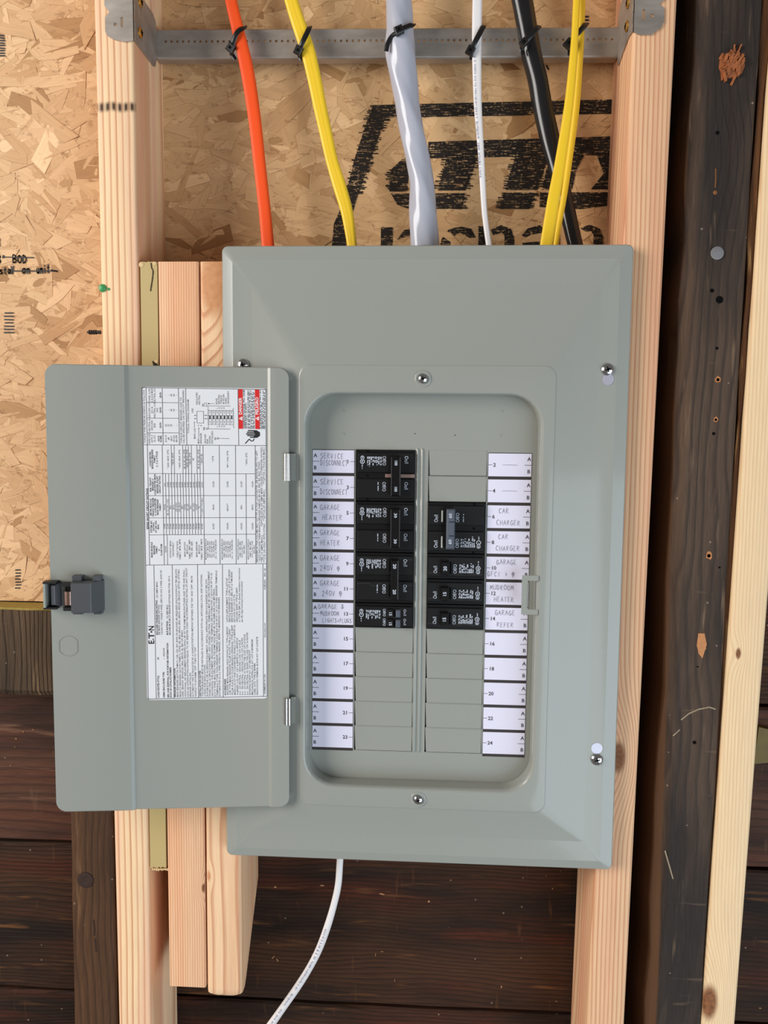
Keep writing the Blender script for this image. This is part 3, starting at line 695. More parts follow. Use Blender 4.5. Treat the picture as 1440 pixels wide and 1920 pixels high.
# ------------------------------------------------------------------ steel cable support bracket
sb = thing('support_bracket', 'galvanized steel bracket bar screwed between the two studs, holding the cables', 'bracket', (-0.045, 0.076, 0.5065))
def zbar(x): return lerp(0.5123, 0.5063, (x + 0.28) / 0.47)
m = MB(); holes = []
B0, B1 = -0.2795, 0.1888
def bq(x0, x1, a, b):
    for y in (.0760, .0770): m.quad(Vector((x0, y, zbar(x0) + a)), Vector((x1, y, zbar(x1) + a)), Vector((x1, y, zbar(x1) + b)), Vector((x0, y, zbar(x0) + b)))
HS = .00605; x = B0; bq(B0, B1, 0, .0122); bq(B0, B1, .0182, .0263)
while x < B1 - 1e-6:
    x1_ = min(x + HS, B1); xc = (x + x1_) / 2
    if x1_ - x < HS * .9 or x < B0 + .006: bq(x, x1_, .0122, .0182)
    else:
        cr_ = [(x, .0122), (xc, .0122), (x1_, .0122), (x1_, .0152), (x1_, .0182), (xc, .0182), (x, .0182), (x, .0152)]
        for y in (.0760, .0770):
            o_ = [Vector((a, y, zbar(a) + b)) for a, b in cr_]; i_ = [Vector((xc + .0013 * math.cos(math.radians(225 + 45 * k)), y, zbar(xc) + .0152 + .0013 * math.sin(math.radians(225 + 45 * k)))) for k in range(8)]
            m.loft([o_, i_])
    x = x1_
P = lambda x, y, z: Vector((x, y, zbar(x) + z))
m.loft([[P(x, .0760, 0), P(x, .0764, -.0012), P(x, .0774, -.0020), P(x, .0870, -.0024), P(x, .0870, -.0014), P(x, .0778, -.0010), P(x, .0770, 0)] for x in (B0, B1)], True, True)
m.loft([[P(x, .0760, .0263), P(x, .0772, .0275), P(x, .0860, .0275), P(x, .0860, .0266), P(x, .0774, .0263)] for x in (B0, B1)], True, True)
m.build('crossbar', M['galv'], sb)
def arcpts(cx, cz, r, a0, a1, n=5): return [(cx + r * math.cos(math.radians(lerp(a0, a1, i / n))), cz + r * math.sin(math.radians(lerp(a0, a1, i / n)))) for i in range(n + 1)]
def slot(cx, cz, w, h): return rrect(cx - w / 2, cx + w / 2, cz - h / 2, cz + h / 2, w / 2.05, 3)
for side in (-1, 1):
    m = MB(); YF = 0.0116
    if side < 0:
        out = [(-0.2812, .4990), (-0.2812, .6200), (-.3087, .6200), (-.3085, .5309), (-.3040, .5252), (-.3083, .5205), (-.3083, .5076), (-.3065, .5040), (-.3020, .5012), (-.2996, .5001), (-.2900, .4980), (-.2850, .4984)]
        hl = [slot(-.2920, .5160, .0022, .0095), [(-.2985 + .0016 * math.cos(a), .5140 + .0016 * math.sin(a)) for a in [6.283 * q / 8 for q in range(8)]], slot(-.2925, .5450, .0022, .0095)]
    else:
        out = [(.1901, .4985), (.1901, .6200), (.2180, .6200), (.2165, .5262), (.2122, .5226), (.2170, .5189), (.2174, .5077), (.2150, .5020), (.2086, .4978), (.2067, .4958), (.1951, .4958)]
        hl = [slot(.1985, .5135, .0026, .0100), [(.2062 + .0019 * math.cos(a), .5125 + .0019 * math.sin(a)) for a in [6.283 * q / 8 for q in range(8)]]]
    m.holed(out, hl, lambda a, b, c: Vector((a, YF - c, b)), 0.0002, 0.0012)
    m.build('face_flange', M['galv'], sb)
    m = MB(); XS = -0.2808 if side < 0 else 0.1897
    so = [(.0116, .4990), (.0260, .5060 if side < 0 else .5010), (.0520, .4965 if side < 0 else .4965), (.0646, .4975 if side < 0 else .4932), (.0700, .4955 if side < 0 else .4940), (.0765, .5085), (.0765, .5345), (.0725, .5450), (.0640, .5500), (.0420, .5560), (.0250, .5640), (.0116, .6200)]
    if side < 0: so = [(.0116, .4988), (.0646, .4985), (.0697, .5000), (.0762, .5120), (.0762, .5375), (.0725, .5462), (.0640, .5497), (.0372, .5493), (.0300, .5600), (.0116, .6200)]
    hs = [slot(.0290, .5365, .0018, .0120), slot(.0290, .5120, .0018, .0100)]
    sg = 1 if side < 0 else -1
    m.holed(so, hs, lambda a, b, c: Vector((XS + sg * c, a, b)), 0.0002, 0.0012)
    m.build('side_plate', M['galv'], sb)
    for z0, z1 in ((.4992, .5060), (.5170, .5240), (.5340, .545)):
        m = MB(); m.add([(XS + sg * .0012, .0117, z0), (XS + sg * .0006, .0104, z0), (XS + sg * .0006, .0104, z1), (XS + sg * .0012, .0117, z1), (XS + sg * .0002, .0119, z0), (XS + sg * .0002, .0119, z1)], [(0, 1, 2, 3), (1, 4, 5, 2)])
        m.build('bend_tab', M['galv'], sb)
    for yy, zz in ((.0262, .5415), (.0250, .5126)) if side < 0 else ((.0290, .5330), (.0310, .5130)):
        m = MB(); O = Vector((XS + sg * .0012, yy, zz)); m.lathe(O, Vector((sg, 0, 0)), [(.0048, 0), (.0050, .0010), (.0034, .0021), (.0030, .0021), (.0012, .0012)], 18)
        s_ = m.build('screw', M['brass'], sb, smooth=True, sharp=30)
        m = MB()
        for a in (.5, 2.07): 
            e = Vector((0, math.cos(a), math.sin(a))); f = Vector((0, -math.sin(a), math.cos(a))); m.obox(O, e, f, Vector((sg, 0, 0)), -.0026, .0026, -.0006, .0006, .0018, .0024)
        m.build('drive_slot', M['slot'], s_)

# ------------------------------------------------------------------ cables and cable ties
def scale_at(Y): return (Y - CAM.y) / 0.994 / FPX     # metres per pixel near depth Y
FLAT = lambda th, i: (abs(math.cos(th)) ** 3.4 + abs(math.sin(th)) ** 3.4) ** (-1 / 3.4)
def cable(label, mat, pts, ws, y0, y1, flat=1.0, n=16, prof=None, twist=None, sub=6, extra_end=None):
    P = []; R = []
    for i, ((px, py), w) in enumerate(zip(pts, ws)):
        t = i / (len(pts) - 1); Y = lerp(y0, y1, t); p = at(px, py, Y); P.append(p); r = w * scale_at(Y) * 0.5
        R.append((r, r * (flat[i] if isinstance(flat, list) else flat), 0))
    PP = catmull(P, sub); RR = catmull(R, sub)
    if pts[0][1] < 0: PP = [PP[0] + (PP[0] - PP[2]).normalized() * 0.32] + PP; RR = [RR[0]] + RR
    if twist: RR = [(a[0], a[1], twist[0] + twist[1] * i / len(RR)) for i, a in enumerate(RR)]
    m = MB(); m.tube(PP, [tuple(a) for a in RR], n, prof=prof)
    ob = m.build('cable', mat, None, PP[-1], smooth=True, sharp=60); tag(ob, label, 'cable', 'cables entering the panel'); return ob, PP
YB, YE = 0.063, 0.050
c_or, p_or = cable('flat orange cable tied to the bar, leftmost of the upper cables', M['orange'], [(428,-40),(433,0),(447,60),(463,130),(477,220),(487,310),(497,400),(503,466)], [21,21,22,24,23,22,22,23], YB, YE, 0.5, n=32, prof=FLAT)
c_y1, p_y1 = cable('single flat yellow cable between the orange and the thick gray cable', M['yellow'], [(536,-40),(546,0),(560,45),(577,95),(590,150),(600,200),(611,250),(622,300),(637,350),(651,400),(661,466)], [24,24,25,26,25,24,23,22,24,22,17], YB, YE, [.55,.55,.55,.5,.5,.55,.6,.55,.55,.7,.8], n=40, prof=lambda th, i: FLAT(th, i) * (1 - 0.07 * math.exp(-((th - 1.75) / .16) ** 2) - 0.07 * math.exp(-((th - 1.25) / .14) ** 2)))
c_gr, p_gr = cable('thick twisted gray cable tied to the bar in the middle', M['gray_cable'], [(745,-40),(747,0),(749,50),(752,100),(757,150),(764,200),(774,250),(783,300),(791,350),(794,400),(796,466)], [45,45,49,53,48,44,43,43,45,50,52], YB - .006, YE, 1.0, n=40, sub=8, prof=lambda th, i: 1 + 0.045 * math.cos(3 * th - 0.27 * i + 0.5) + 0.016 * math.cos(6 * th - 0.54 * i))
c_wh, p_wh = cable('thin white cable running down between the gray and black cables', M['white_cable'], [(896,-40),(895,0),(894,60),(894,120),(896,200),(902,290),(907,380),(911,420),(918,466)], [16,17,17,16,14,11,10,10,11], YB + .003, YE, [.6,.6,.6,.6,.7,.9,1,1,.9], n=28, prof=FLAT)
c_bk, p_bk = cable('thick glossy black cable crossing behind the yellow pair', M['black_cable'], [(970,-40),(979,0),(988,50),(996,100),(1008,150),(1017,200),(1031,260),(1044,310),(1058,370),(1080,466)], [36,36,37,38,36,34,33,31,30,29], YB + .001, YE + .018, 0.85, n=26, sub=8, prof=lambda th, i: 1 + 0.06 * math.cos(2 * th - 0.13 * i + 0.3))
c_y2, p_y2 = cable('yellow cable at the front of the tied pair, widening towards the panel', M['yellow'], [(1083,-40),(1081,0),(1078,60),(1075,110),(1066,200),(1051,300),(1037,380),(1024,466)], [12,12,12,14,16,19,22,24], YB - .002, YE - .020, [1,1,1,.9,.75,.55,.45,.4], n=28, prof=FLAT)
c_y3, p_y3 = cable('yellow cable at the back of the tied pair, next to the right stud', M['yellow'], [(1093,-40),(1092,0),(1090,60),(1087,110),(1080,200),(1067,300),(1057,370),(1046,430),(1041,466)], [11,11,11,12,13,12,11,11,11], YB + .007, YE - .001, 1.0)
c_lo, p_lo = cable('white cable curving out of the panel bottom to the lower left', M['white_cable'], [(638,1600),(637,1620),(634,1660),(625,1700),(613,1740),(598,1780),(580,1815),(558,1850),(530,1890),(505,1925),(480,1956),(400,2060),(330,2240)], [13,13,13,13,14,14,14,15,15,16,16,16,16], 0.045, 0.040, 0.75)
c_lo['group'] = 'cables leaving the panel'
def cable_print(cab, path, side, i0, i1, off, seed):
    m = MB(); r = random.Random(seed)
    i = i0
    while i < i1 - 1:
        t = (path[i + 1] - path[i]); L = t.length; t.normalize(); e = Vector((t.z, 0, -t.x)); 
        d = 0
        while d < L:
            if r.random() < .78: 
                q = path[i] + t * d + e * side + EY * off; h = r.uniform(.0008, .0013)
                m.obox(q, t, e, -EY, 0, r.uniform(.0005, .0011), -h, h * r.uniform(.2, 1), -.0004, .0003)
            d += .0017
        i += 1
    m.build('cable_print', M['cable_print'], cab)
cable_print(c_lo, p_lo, 0.0012, 24, 60, -.00305, 3)
cable_print(c_wh, p_wh, 0.0022, 15, 35, -.0026, 4)
def tie(label, up, head, tail, Y0, bow=0.004, hs=.0042, tf=.004, ext=None):
    """strap from the upper edge of the cable over its front to the head, tail below"""
    t = thing('cable_tie', label, 'cable tie', at(head[0], head[1], Y0 - .004), 'black cable ties on the steel bar')
    A = at(up[0], up[1], Y0 + .012); B = at(up[0], up[1], Y0); C = at((up[0] + head[0]) / 2, (up[1] + head[1]) / 2 , Y0 - bow); D = at(head[0], head[1], Y0 - .0035)
    pts = [A, B] + ([at(*ext, Y0 - bow)] if ext else [C]) + [D]
    path = catmull(pts, 6)
    m = MB(); m.tube(path, [(.0026, .0008, 0)] * len(path), 8); m.build('strap', M['tie'], t, smooth=True, sharp=60)
    m = MB(); e = (D - C).normalized(); q = Vector((e.z, 0, -e.x)).normalized(); nn = q.cross(e).normalized()
    if nn.y > 0: nn = -nn
    m.obox(D, e, q, nn, -hs, hs, -hs * .9, hs * .9, -.0026, .003, .0008); hd = m.build('head', M['tie'], t)
    m = MB(); m.obox(D, e, q, nn, -.0012, .0012, -.0014, .0014, .0029, .00312); m.build('head_slot', M['slot'], hd)
    if tail:
        path = catmull([D + EY * .002] + [at(x, y, Y0 + tf) for x, y in tail], 5)
        m = MB(); m.tube(path, [(.0023, .0007, 0)] * len(path), 8); m.build('tail', M['tie'], t, smooth=True, sharp=60)
    return t
tie('black cable tie around the orange cable', (458, 51), (433, 90), [(435, 102), (441, 112)], YB - .004, .006, ext=(444, 62))
tie('black cable tie around the single yellow cable', (580, 52), (560, 95), [(563, 106), (566, 113)], YB - .005, .006)
tie('black cable tie around the thick gray cable', (774, 46), (748, 57), [(735, 68), (727, 82), (724, 96)], YB - .0215, .003, tf=.001)
tie('black cable tie around the thin white cable', (906, 50), (882, 95), [(884, 104), (884, 112)], YB - .003, .005)
tie('black cable tie around the thick black cable', (1010, 50), (982, 80), [(979, 92), (980, 102)], YB - .013, .004, hs=.0036)
tie('black cable tie around the yellow pair', (1098, 46), (1066, 82), [(1067, 92), (1068, 104)], YB - .003, .004)

# ------------------------------------------------------------------ load center: cover, dead front, labels
lc = thing('load_center', 'gray steel electrical panel with its door swung open and labeled circuits', 'electrical panel', (0, 0.012, -0.305))
YR = -0.008; YD = 0.012
m = MB()
def L(x0, x1, z0, z1, r, y): return [Vector((a, y, b)) for a, b in rrect(x0, x1, z0, z1, r, 7)]
m.loft([L(-.1948, .1950, -.3048, .3050, .006, .0112), L(-.1948, .1950, -.3048, .3050, .006, .0030), L(-.1945, .1947, -.3045, .3047, .0058, .0014), L(-.1936, .1938, -.3036, .3038, .0053, .0004),
        L(-.1845, .1829, -.2955, .2920, .003, -.0018), L(-.1838, .1822, -.2948, .2913, .003, -.0020),
        L(-.1656, .1662, -.2754, .2690, .003, -.0020), L(-.1648, .1654, -.2746, .2682, .003, -.0021),
        L(-.1190, .1264, -.2452, .1924, .011, YR + .0008), L(-.1183, .1256, -.2445, .1918, .0107, YR + .0006), L(-.1176, .1250, -.2439, .1912, .0104, YR + .0002), L(-.1166, .1241, -.2430, .1903, .010, YR),
        L(-.1142, .1152, -.2262, .1672, .032, YR), L(-.1127, .1138, -.2247, .1660, .0305, YR + .0005), L(-.1117, .1127, -.2236, .1652, .0295, YR + .0017), L(-.1111, .1120, -.2229, .1646, .029, YR + .0036),
        L(-.1108, .1117, -.2226, .1644, .029, YD - .0016), L(-.1116, .1125, -.2234, .1652, .029, YD - .0005)])
cover = m.build('cover', M['paint'], lc, smooth=True, sharp=14)
# dead front with two breaker openings
PIT = 0.0254; ZT = 0.1112
CL = (-0.0653, -0.0066); CR = (0.0062, 0.0632)
m = MB()
m.holed([(-.1250, -.2400), (.1190, -.2400), (.1190, .1820), (-.1250, .1820)], [[(CL[0], ZT - 12 * PIT), (CL[1], ZT - 12 * PIT), (CL[1], ZT), (CL[0], ZT)], [(CR[0], ZT - 12 * PIT), (CR[1], ZT - 12 * PIT), (CR[1], ZT), (CR[0], ZT)]], lambda a, b, c: Vector((a, YD + c, b)), 0.0, 0.0014)
df = m.build('dead_front', M['paint'], lc)
m = MB()
for px, py in ((645, 771), (645, 813), (940, 771), (938, 816)):
    m.lathe(at(px, py, YD), Vector((0, -1, 0)), [(.0014, -.0003), (.0011, .0004), (.0004, .0005)], 10)
m.build('dimple', M['paint'], df, smooth=True)
m = MB()
for px, py in ((778, 813), (853, 816), (852, 1200), (824, 1395)): m.lathe(at(px, py, YD), Vector((0, -1, 0)), [(.0006, -.0003), (.0005, .0002)], 8)
m.build('speck', M['crack'], df)
m = MB(); z0, z1 = -0.1945, 0.1135
for xc in (-.0044, .0002):
    m = MB(); loops = []
    for zz, h in ((z1, 0.0), (z1 - .002, .0017), (z0 + .002, .0017), (z0, 0.0)):
        loops.append([Vector((xc + a * .0018, YD + .0002 - h * max(0, math.cos(a * 1.5)), zz)) for a in (-1, -.66, -.33, 0, .33, .66, 1)])
    m.loft(loops, closed=False); m.build('center_rib', M['paint'], df, smooth=True)
# twist-out filler plates: 2 and 4, 16-24 on the right, 15-23 on the left
proto = {}
for col, rows in ((0, (7, 8, 9, 10, 11)), (1, (0, 1, 7, 8, 9, 10, 11))):
    x0, x1 = (CL, CR)[col]
    for rw in rows:
        zt = ZT - rw * PIT; zb = zt - PIT
        if col not in proto:
            m = MB(); e = .0007
            ys = (YD + .0003, YD + .0016)
            v = [(x0 + .0016, YD - .0012, zb + .0008), (x1 - .0006, YD - .0012, zb + .0008), (x1 - .0004, YD - .0009, zb + .0016), (x1 - .0002, YD + .0003, zt + .0002), (x0 + .0004, YD + .0003, zt + .0002), (x0 + .0015, YD - .0009, zb + .0016)]
            v += [(a, b + .0012, c_) for a, b, c_ in v]
            m.add(v, [(0, 1, 2, 5), (5, 2, 3, 4)] + [(i, (i + 1) % 6, 6 + (i + 1) % 6, 6 + i) for i in range(6)] + [(6, 7, 8, 11), (11, 8, 9, 10)])
            m.add([(x0, YD + .0060, zb), (x1, YD + .0060, zb), (x1, YD + .0032, zt), (x0, YD + .0032, zt)], [(0, 1, 2, 3)])
            ob = m.build('filler_plate', M['paint'], df); proto[col] = (ob, rw)
        else:
            src, r0 = proto[col]; ob = src.copy(); COL.objects.link(ob); ob.parent = df; ob.location.z -= (rw - r0) * PIT
# enclosure behind
m = MB(); m.loft([[Vector((a, y, b)) for a, b in rrect(-.1660, .1765, -.2925, .2925, .002, 2)] for y in (.0126, .0995)], False, True)
enc = m.build('enclosure', plain('gray_box_interior', rgb(104, 106, 102), 0.5), lc)
m = MB(); m.box(-.110, .108, YD + .0065, YD + .008, -.21, .14); m.build('inner_shield', M['slot'], lc)
# circuit directory strips and labels
LROW = {0: ['SERVICE', 'DISCONNECT'], 1: ['SERVICE', 'DISCONNECT'], 2: ['GARAGE', ' HEATER'], 3: ['GARAGE', 'HEATER'], 4: ['GARAGE', '240V @'], 5: ['GARAGE', ' 240V @'], 6: ['GARAGE &', ' MUDROOM', '  LIGHTS+PLUGS']}
RROW = {0: ['-'], 1: ['-'], 2: [' CAR', 'CHARGER'], 3: [' CAR', 'CHARGER'], 4: ['  GARAGE', 'GFCI + @'], 5: ['MUDROOM', ' HEATER'], 6: [' GARAGE', '  REFER']}
rl = random.Random(17)
for col in (0, 1):
    x0, x1 = ((-.1079, -.0668), (.0648, .1064))[col]
    zt0 = (.1103, .1087)[col]
    m = MB(); m.box(x0 - .0002, x1 + .0001, YD - .0004, YD + .0001, zt0 - 12 * PIT + .0001, zt0 + .0006)
    m.build('directory_strip', M['strip'], df)
    for k in range(12):
        za = zt0 - k * PIT; zb = za - PIT + .0031; h = za - zb; num = str(2 * k + 1 + col)
        m = MB(); m.box(x0, x1, YD - .0006, YD - .0003, zb, za); lab = m.build('circuit_label', M['paper'], lc)
        lab['label'] = 'white label for circuit ' + num
        T = MB(); yy = YD - .00075; V = lambda a, b: Vector((a, yy, b)); zm = (za + zb) / 2
        ln = lambda a, b, z: T.quad(V(a, z - .00022), V(b, z - .00022), V(b, z + .00022), V(a, z + .00022))
        if col == 0:
            text(T, 'A', V(x0 + .0010, za - .0070), EX, EZ, .0035, bold=True); text(T, 'B', V(x0 + .0010, zb + .0032), EX, EZ, .0035, bold=True); ln(x0, x0 + .0066, zm)
            text(T, num, V(x1 - .0050, zm - .0017), EX, EZ, .0035, align='r', bold=True); ln(x1 - .0040, x1, zm)
        else:
            text(T, 'A', V(x1 - .0040, za - .0070), EX, EZ, .0035, bold=True); text(T, 'B', V(x1 - .0040, zb + .0032), EX, EZ, .0035, bold=True); ln(x1 - .0068, x1, zm)
            text(T, num, V(x0 + .0046, zm - .0017), EX, EZ, .0035, bold=True); ln(x0, x0 + .0038, zm)
        T.build('label_print', M['print'], lab)
        rows = (LROW, RROW)[col].get(k)
        if rows:
            T = MB(); nl_ = len(rows); hh = (.0049 if col == 0 else .0045) if nl_ == 2 else .0042
            for i, s in enumerate(rows):
                base = x0 + (.0076 if col == 0 else .0108)
                lead = len(s) - len(s.lstrip(' ')); s2 = s.strip(' ')
                wch = .00262 if len(s2) < 10 else .00212
                if s2 == '-': strokes(T, '-', V(x0 + .0138, zm - .0012), EX, EZ, .0024, .0152, .00042, Vector((0, -1, 0)), 0, 0, rl); continue
                if col == 1 and k == 4: base = x0 + .0012 + (.0042 if i == 0 else 0)
                if col == 1 and k in (2, 3): base = x0 + .0090
                if col == 1 and k == 5: base = x0 + (.0040 if i == 0 else .0058)
                if col == 1 and k == 6: base = x0 + .0072
                zz = (za - (.0083 if col == 0 else .0074) - i * (.0100 if col == 0 and k > 0 else .0118 if col else .0068)) if nl_ == 2 else (za - .0062 - i * .0070)
                if nl_ == 3: wch = .00255 if i == 0 else .0021 if i == 1 else .00190; base = x0 + .0058
                strokes(T, s2, V(base + lead * .0022, zz), EX, EZ, hh, wch, .00040, Vector((0, -1, 0)), .30, .07, rl)
            T.build('pencil_writing', M['pencil'], lab)
# catch tab for the latch, bent over the right edge of the recess
m = MB(); A = lambda px, py: (lambda v: (v.x, v.z))(at(px, py, YR - .0006))
P0, P1, P2, P3 = A(979, 1079), A(1010, 1079), A(1010, 1152), A(979, 1152)
xo, xi, xr = P0[0], P0[0] + .0058, .1136
z3, z0_ = P0[1], P3[1]
U = [(xr, z3), (xo, z3), (xo, z0_), (xr, z0_), (xr, z0_ + .0050), (xi, z0_ + .0050), (xi, z3 - .0050), (xr, z3 - .0050)]
m.prism(U, lambda a, b, c: Vector((a, YR + c, b)), -.0006, .0008); ct = m.build('latch_catch', M['paint'], lc)
m = MB(); m.box(xi - .0004, xi + .0004, YR - .0006, YR + .006, z0_ + .0075, z3 - .0075); m.build('catch_lip', plain('bare_steel_edge', rgb(205, 208, 204), 0.4), ct)
# screws on the cover
def screw(px, py, Y, R, key=None, dim=False):
    O = at(px, py, Y); t = MB()
    if dim:
        t.lathe(O, Vector((0, -1, 0)), [(.0082, -.0002), (.0078, .0006), (.0062, .0007), (.0054, -.0001)], 22); d = t.build('screw_dimple', M['paint'], lc, smooth=True, sharp=80); t = MB()
    t.lathe(O, Vector((0, -1, 0)), [(R, 0), (R * .99, .0008), (R * .86, .0019), (R * .6, .0028), (R * .3, .00325), (R * .2, .0033), (0.0002, .0022)], 22)
    s_ = t.build('cover_screw', M['chrome'], lc, smooth=True, sharp=40)
    t = MB()
    for a in (.3, 1.87):
        e = Vector((math.cos(a), 0, math.sin(a))); f = Vector((-math.sin(a), 0, math.cos(a))); t.obox(O, e, f, Vector((0, -1, 0)), -R * .45, R * .45, -R * .09, R * .09, .0026, .0034)
    t.build('drive_slot', M['slot'], s_)
    if key:
        K = at(key[0], key[1], Y); t = MB(); t.lathe(K, Vector((0, -1, 0)), [(R * .92, -.0001), (R * .92, .0003)], 22); kk = t.build('keyhole', plain('bare_bright_metal', rgb(196, 194, 206), 0.35, 0.6), lc)
screw(456, 684, -.0021, .0060); screw(1139, 693, -.0021, .0060, (1140, 711)); screw(1119, 1424, -.0021, .0060, (1119, 1403))
screw(793, 710, YR, .0050, dim=True); screw(784, 1499, YR, .0050, dim=True)

# ------------------------------------------------------------------ door, swung open to the left
HA = math.radians(7.3)
HP = Vector((-0.1275, -0.0135, 0)); DU = Vector((-math.cos(HA), -math.sin(HA), 0)); DN = Vector((math.sin(HA), -math.cos(HA), 0))
DZ0, DZ1, DW = -0.2448, 0.1887, 0.2262
def D(u, z, h): return HP + DU * u + DN * h + EZ * z
def dpix(px, py, h=0.0): return on_plane(px, py, HP, DN, h)
def dloc(px, py, h=0.0):
    p = dpix(px, py, h) - HP; return p.dot(DU), p.z
UB = dloc(505, 1000)[0]; UA = dloc(241, 1000)[0]
R = 0.0098; REC = -0.0022
FS = [-1 + 2 * i / 8 for i in range(9)]
us = sorted(set([UB + .0018 * f for f in FS] + [UA + .0018 * f for f in FS] + [0.0] + [R * (1 - math.cos(math.radians(a))) for a in range(6, 91, 7)] + [DW - R * (1 - math.cos(math.radians(a))) for a in range(6, 91, 7)] + [DW]))
def dround(u):
    e = min(u, DW - u)
    return 0.0 if e >= R else R - math.sqrt(max(0, R * R - (R - e) ** 2))
def dhh(u):
    # two narrow folds: the middle field lies 2 mm lower
    s = lambda t: min(1, max(0, t * 1.2 - .1))
    return REC * (s((u - UB + .0018) / .0036) - s((u - UA + .0018) / .0036))
m = MB(); loops = []
for u in us:
    c = dround(u); h = dhh(u); a, b = DZ0 + c, DZ1 - c
    loops.append([D(u, a + .0009, h), D(u, b - .0009, h), D(u, b, h - .0009), D(u, b, h - .0085), D(u, b - .0012, h - .0085), D(u, b - .0012, h - .0016), D(u, a + .0012, h - .0016), D(u, a + .0012, h - .0085), D(u, a, h - .0085), D(u, a, h - .0009)])
m.loft(loops, True, True)
door = m.build('door', M['paint'], lc, smooth=True, sharp=20)
# hinges
for ya, yb in ((851, 902), (1312, 1362)):
    za, zb = at(557, ya, -.018).z, at(557, yb, -.018).z; m = MB()
    m.lathe(Vector((-.1302, -.0150, zb)), EZ, [(.0016, 0), (.0016, za - zb)], 14); hg = m.build('hinge', M['hinge'], lc, smooth=True, sharp=40)
    m = MB(); m.lathe(Vector((-.1272, -.0150, zb)), EZ, [(.0016, 0), (.0016, za - zb)], 14); m.build('hinge_barrel', M['hinge'], hg, smooth=True, sharp=40)
    m = MB(); m.box(-.1330, -.1312, -.0140, -.0125, zb + .0008, za - .006); m.build('hinge_gap', M['slot'], hg)
    m = MB(); m.box(-.1262, -.1215, -.0098, YR + .0003, zb, za); m.build('hinge_leaf', M['paint'], hg)
# knockout outline
m = MB(); ku, kz = dloc(128, 1211); pts = []
for k in range(40):
    a = 6.283 * k / 40; pts.append((max(-.0086, min(.0086, .0098 * math.cos(a))), .0098 * math.sin(a)))
m.loft([[D(ku + a * s, kz + b * s, h) for a, b in pts] for s, h in ((1.05, -.0002), (1.02, .00045), (.98, .00045), (.95, -.0002))])
m.build('knockout', M['paint'], door)
# latch
lu0, lz0 = dloc(200, 1149); lu1, lz1 = dloc(141, 1081)
lu0, lz0, lu1, lz1 = lu0 + .002, lz0 + .001, lu1, lz1 - .001
def P(a, b, c): return D(a, b, c)
m = MB()
m.loft([[P(lu0 + e0, lz0 + e, h), P(lu1 - e1, lz0 + e, h), P(lu1 - e1, lz1 - e, h), P(lu0 + e0, lz1 - e, h)] for e0, e1, e, h in ((-.0005, .0, .002, 0), (-.0005, .0, .002, .0060), (.0075, .0005, .0025, .0165), (.0085, .0012, .0032, .0172), (.0230, .0034, .0034, .0172))], True, True)
lt = m.build('latch', M['latch'], door)
for a0, a1 in ((lu0 + .0006, lu0 + .0078), (lu1 - .0085, lu1 + .0005)):
    for b0, b1 in ((lz0 - .0006, lz0 + .0022), (lz1 - .0022, lz1 + .0030)):
        m = MB(); m.obox(D(0, 0, 0), DU, EZ, DN, a0, a1, b0, b1, 0, .0090, .0005); m.build('latch_ear', M['latch'], door)
m = MB(); m.obox(D(0, 0, 0), DU, EZ, DN, lu1 - .002, lu1 + .0090, lz0 + .0030, lz0 + .0062, 0, .0100, .0004); m.build('latch_cheek', M['latch_black'], door); m = MB(); m.obox(D(0, 0, 0), DU, EZ, DN, lu1 - .002, lu1 + .0105, lz1 - .0072, lz1 - .0040, 0, .0100, .0004)
m.obox(D(0, 0, 0), DU, EZ, DN, lu1 - .002, lu1 + .0088, lz0 + .0058, lz1 - .0045, 0, .0016); m.build('latch_cheek', M['latch_black'], door)
m = MB(); zc0, zc1 = dloc(130, 1131)[1] , dloc(130, 1106)[1]
loops = []
for i in range(9):
    a = math.radians(lerp(-70, 70, i / 8)); loops.append([D(lu1 + .0040 + .0052 * math.sin(a), z, .0060 + .0042 * math.cos(a)) for z in (zc0, zc1)] + [D(lu1 + .0040 + .0046 * math.sin(a), z, .0060 + .0036 * math.cos(a)) for z in (zc1, zc0)])
m.loft(loops, True, True); m.build('spring_clip', M['copper'], door, smooth=True, sharp=50)
hu0, hz0 = dloc(115, 1137); hu1, hz1 = dloc(88, 1089)
m = MB()
m.obox(D(0, 0, 0), DU, EZ, DN, hu1 - .0022, hu1, hz0 + .001, hz1 - .001, 0, .0120, .0004)
m.build('latch_lip', plain('pale_latch_lip', rgb(150, 156, 148), 0.4), door)
m = MB(); m.obox(D(0, 0, 0), DU, EZ, DN, hu0 + .001, hu1 + .0004, hz0 - .0008, hz0 + .0012, 0, .0112, .0004); m.obox(D(0, 0, 0), DU, EZ, DN, hu0 + .001, hu1 + .0004, hz1 - .0012, hz1 + .0008, 0, .0112, .0004)
m.obox(D(0, 0, 0), DU, EZ, DN, hu1 - .0060, hu1 - .0022, hz0 + .001, hz1 - .001, 0, .0010)
m.build('latch_guard', M['latch_black'], door)
m = MB(); k0, k1 = hu0 - .0008, hu1 - .0055
m.loft([[D(k0 + e, hz0 + .0012 + f, h), D(k1 - g, hz0 + .0012 + f, h), D(k1 - g, hz1 - .0012 - f, h), D(k0 + e, hz1 - .0012 - f, h)] for e, g, f, h in ((0, 0, 0, 0), (.0002, 0, 0, .0045), (.0035, .0010, .002, .0090), (.0045, .0016, .0028, .0094))], True, True)
m.build('latch_hook', M['latch'], door)

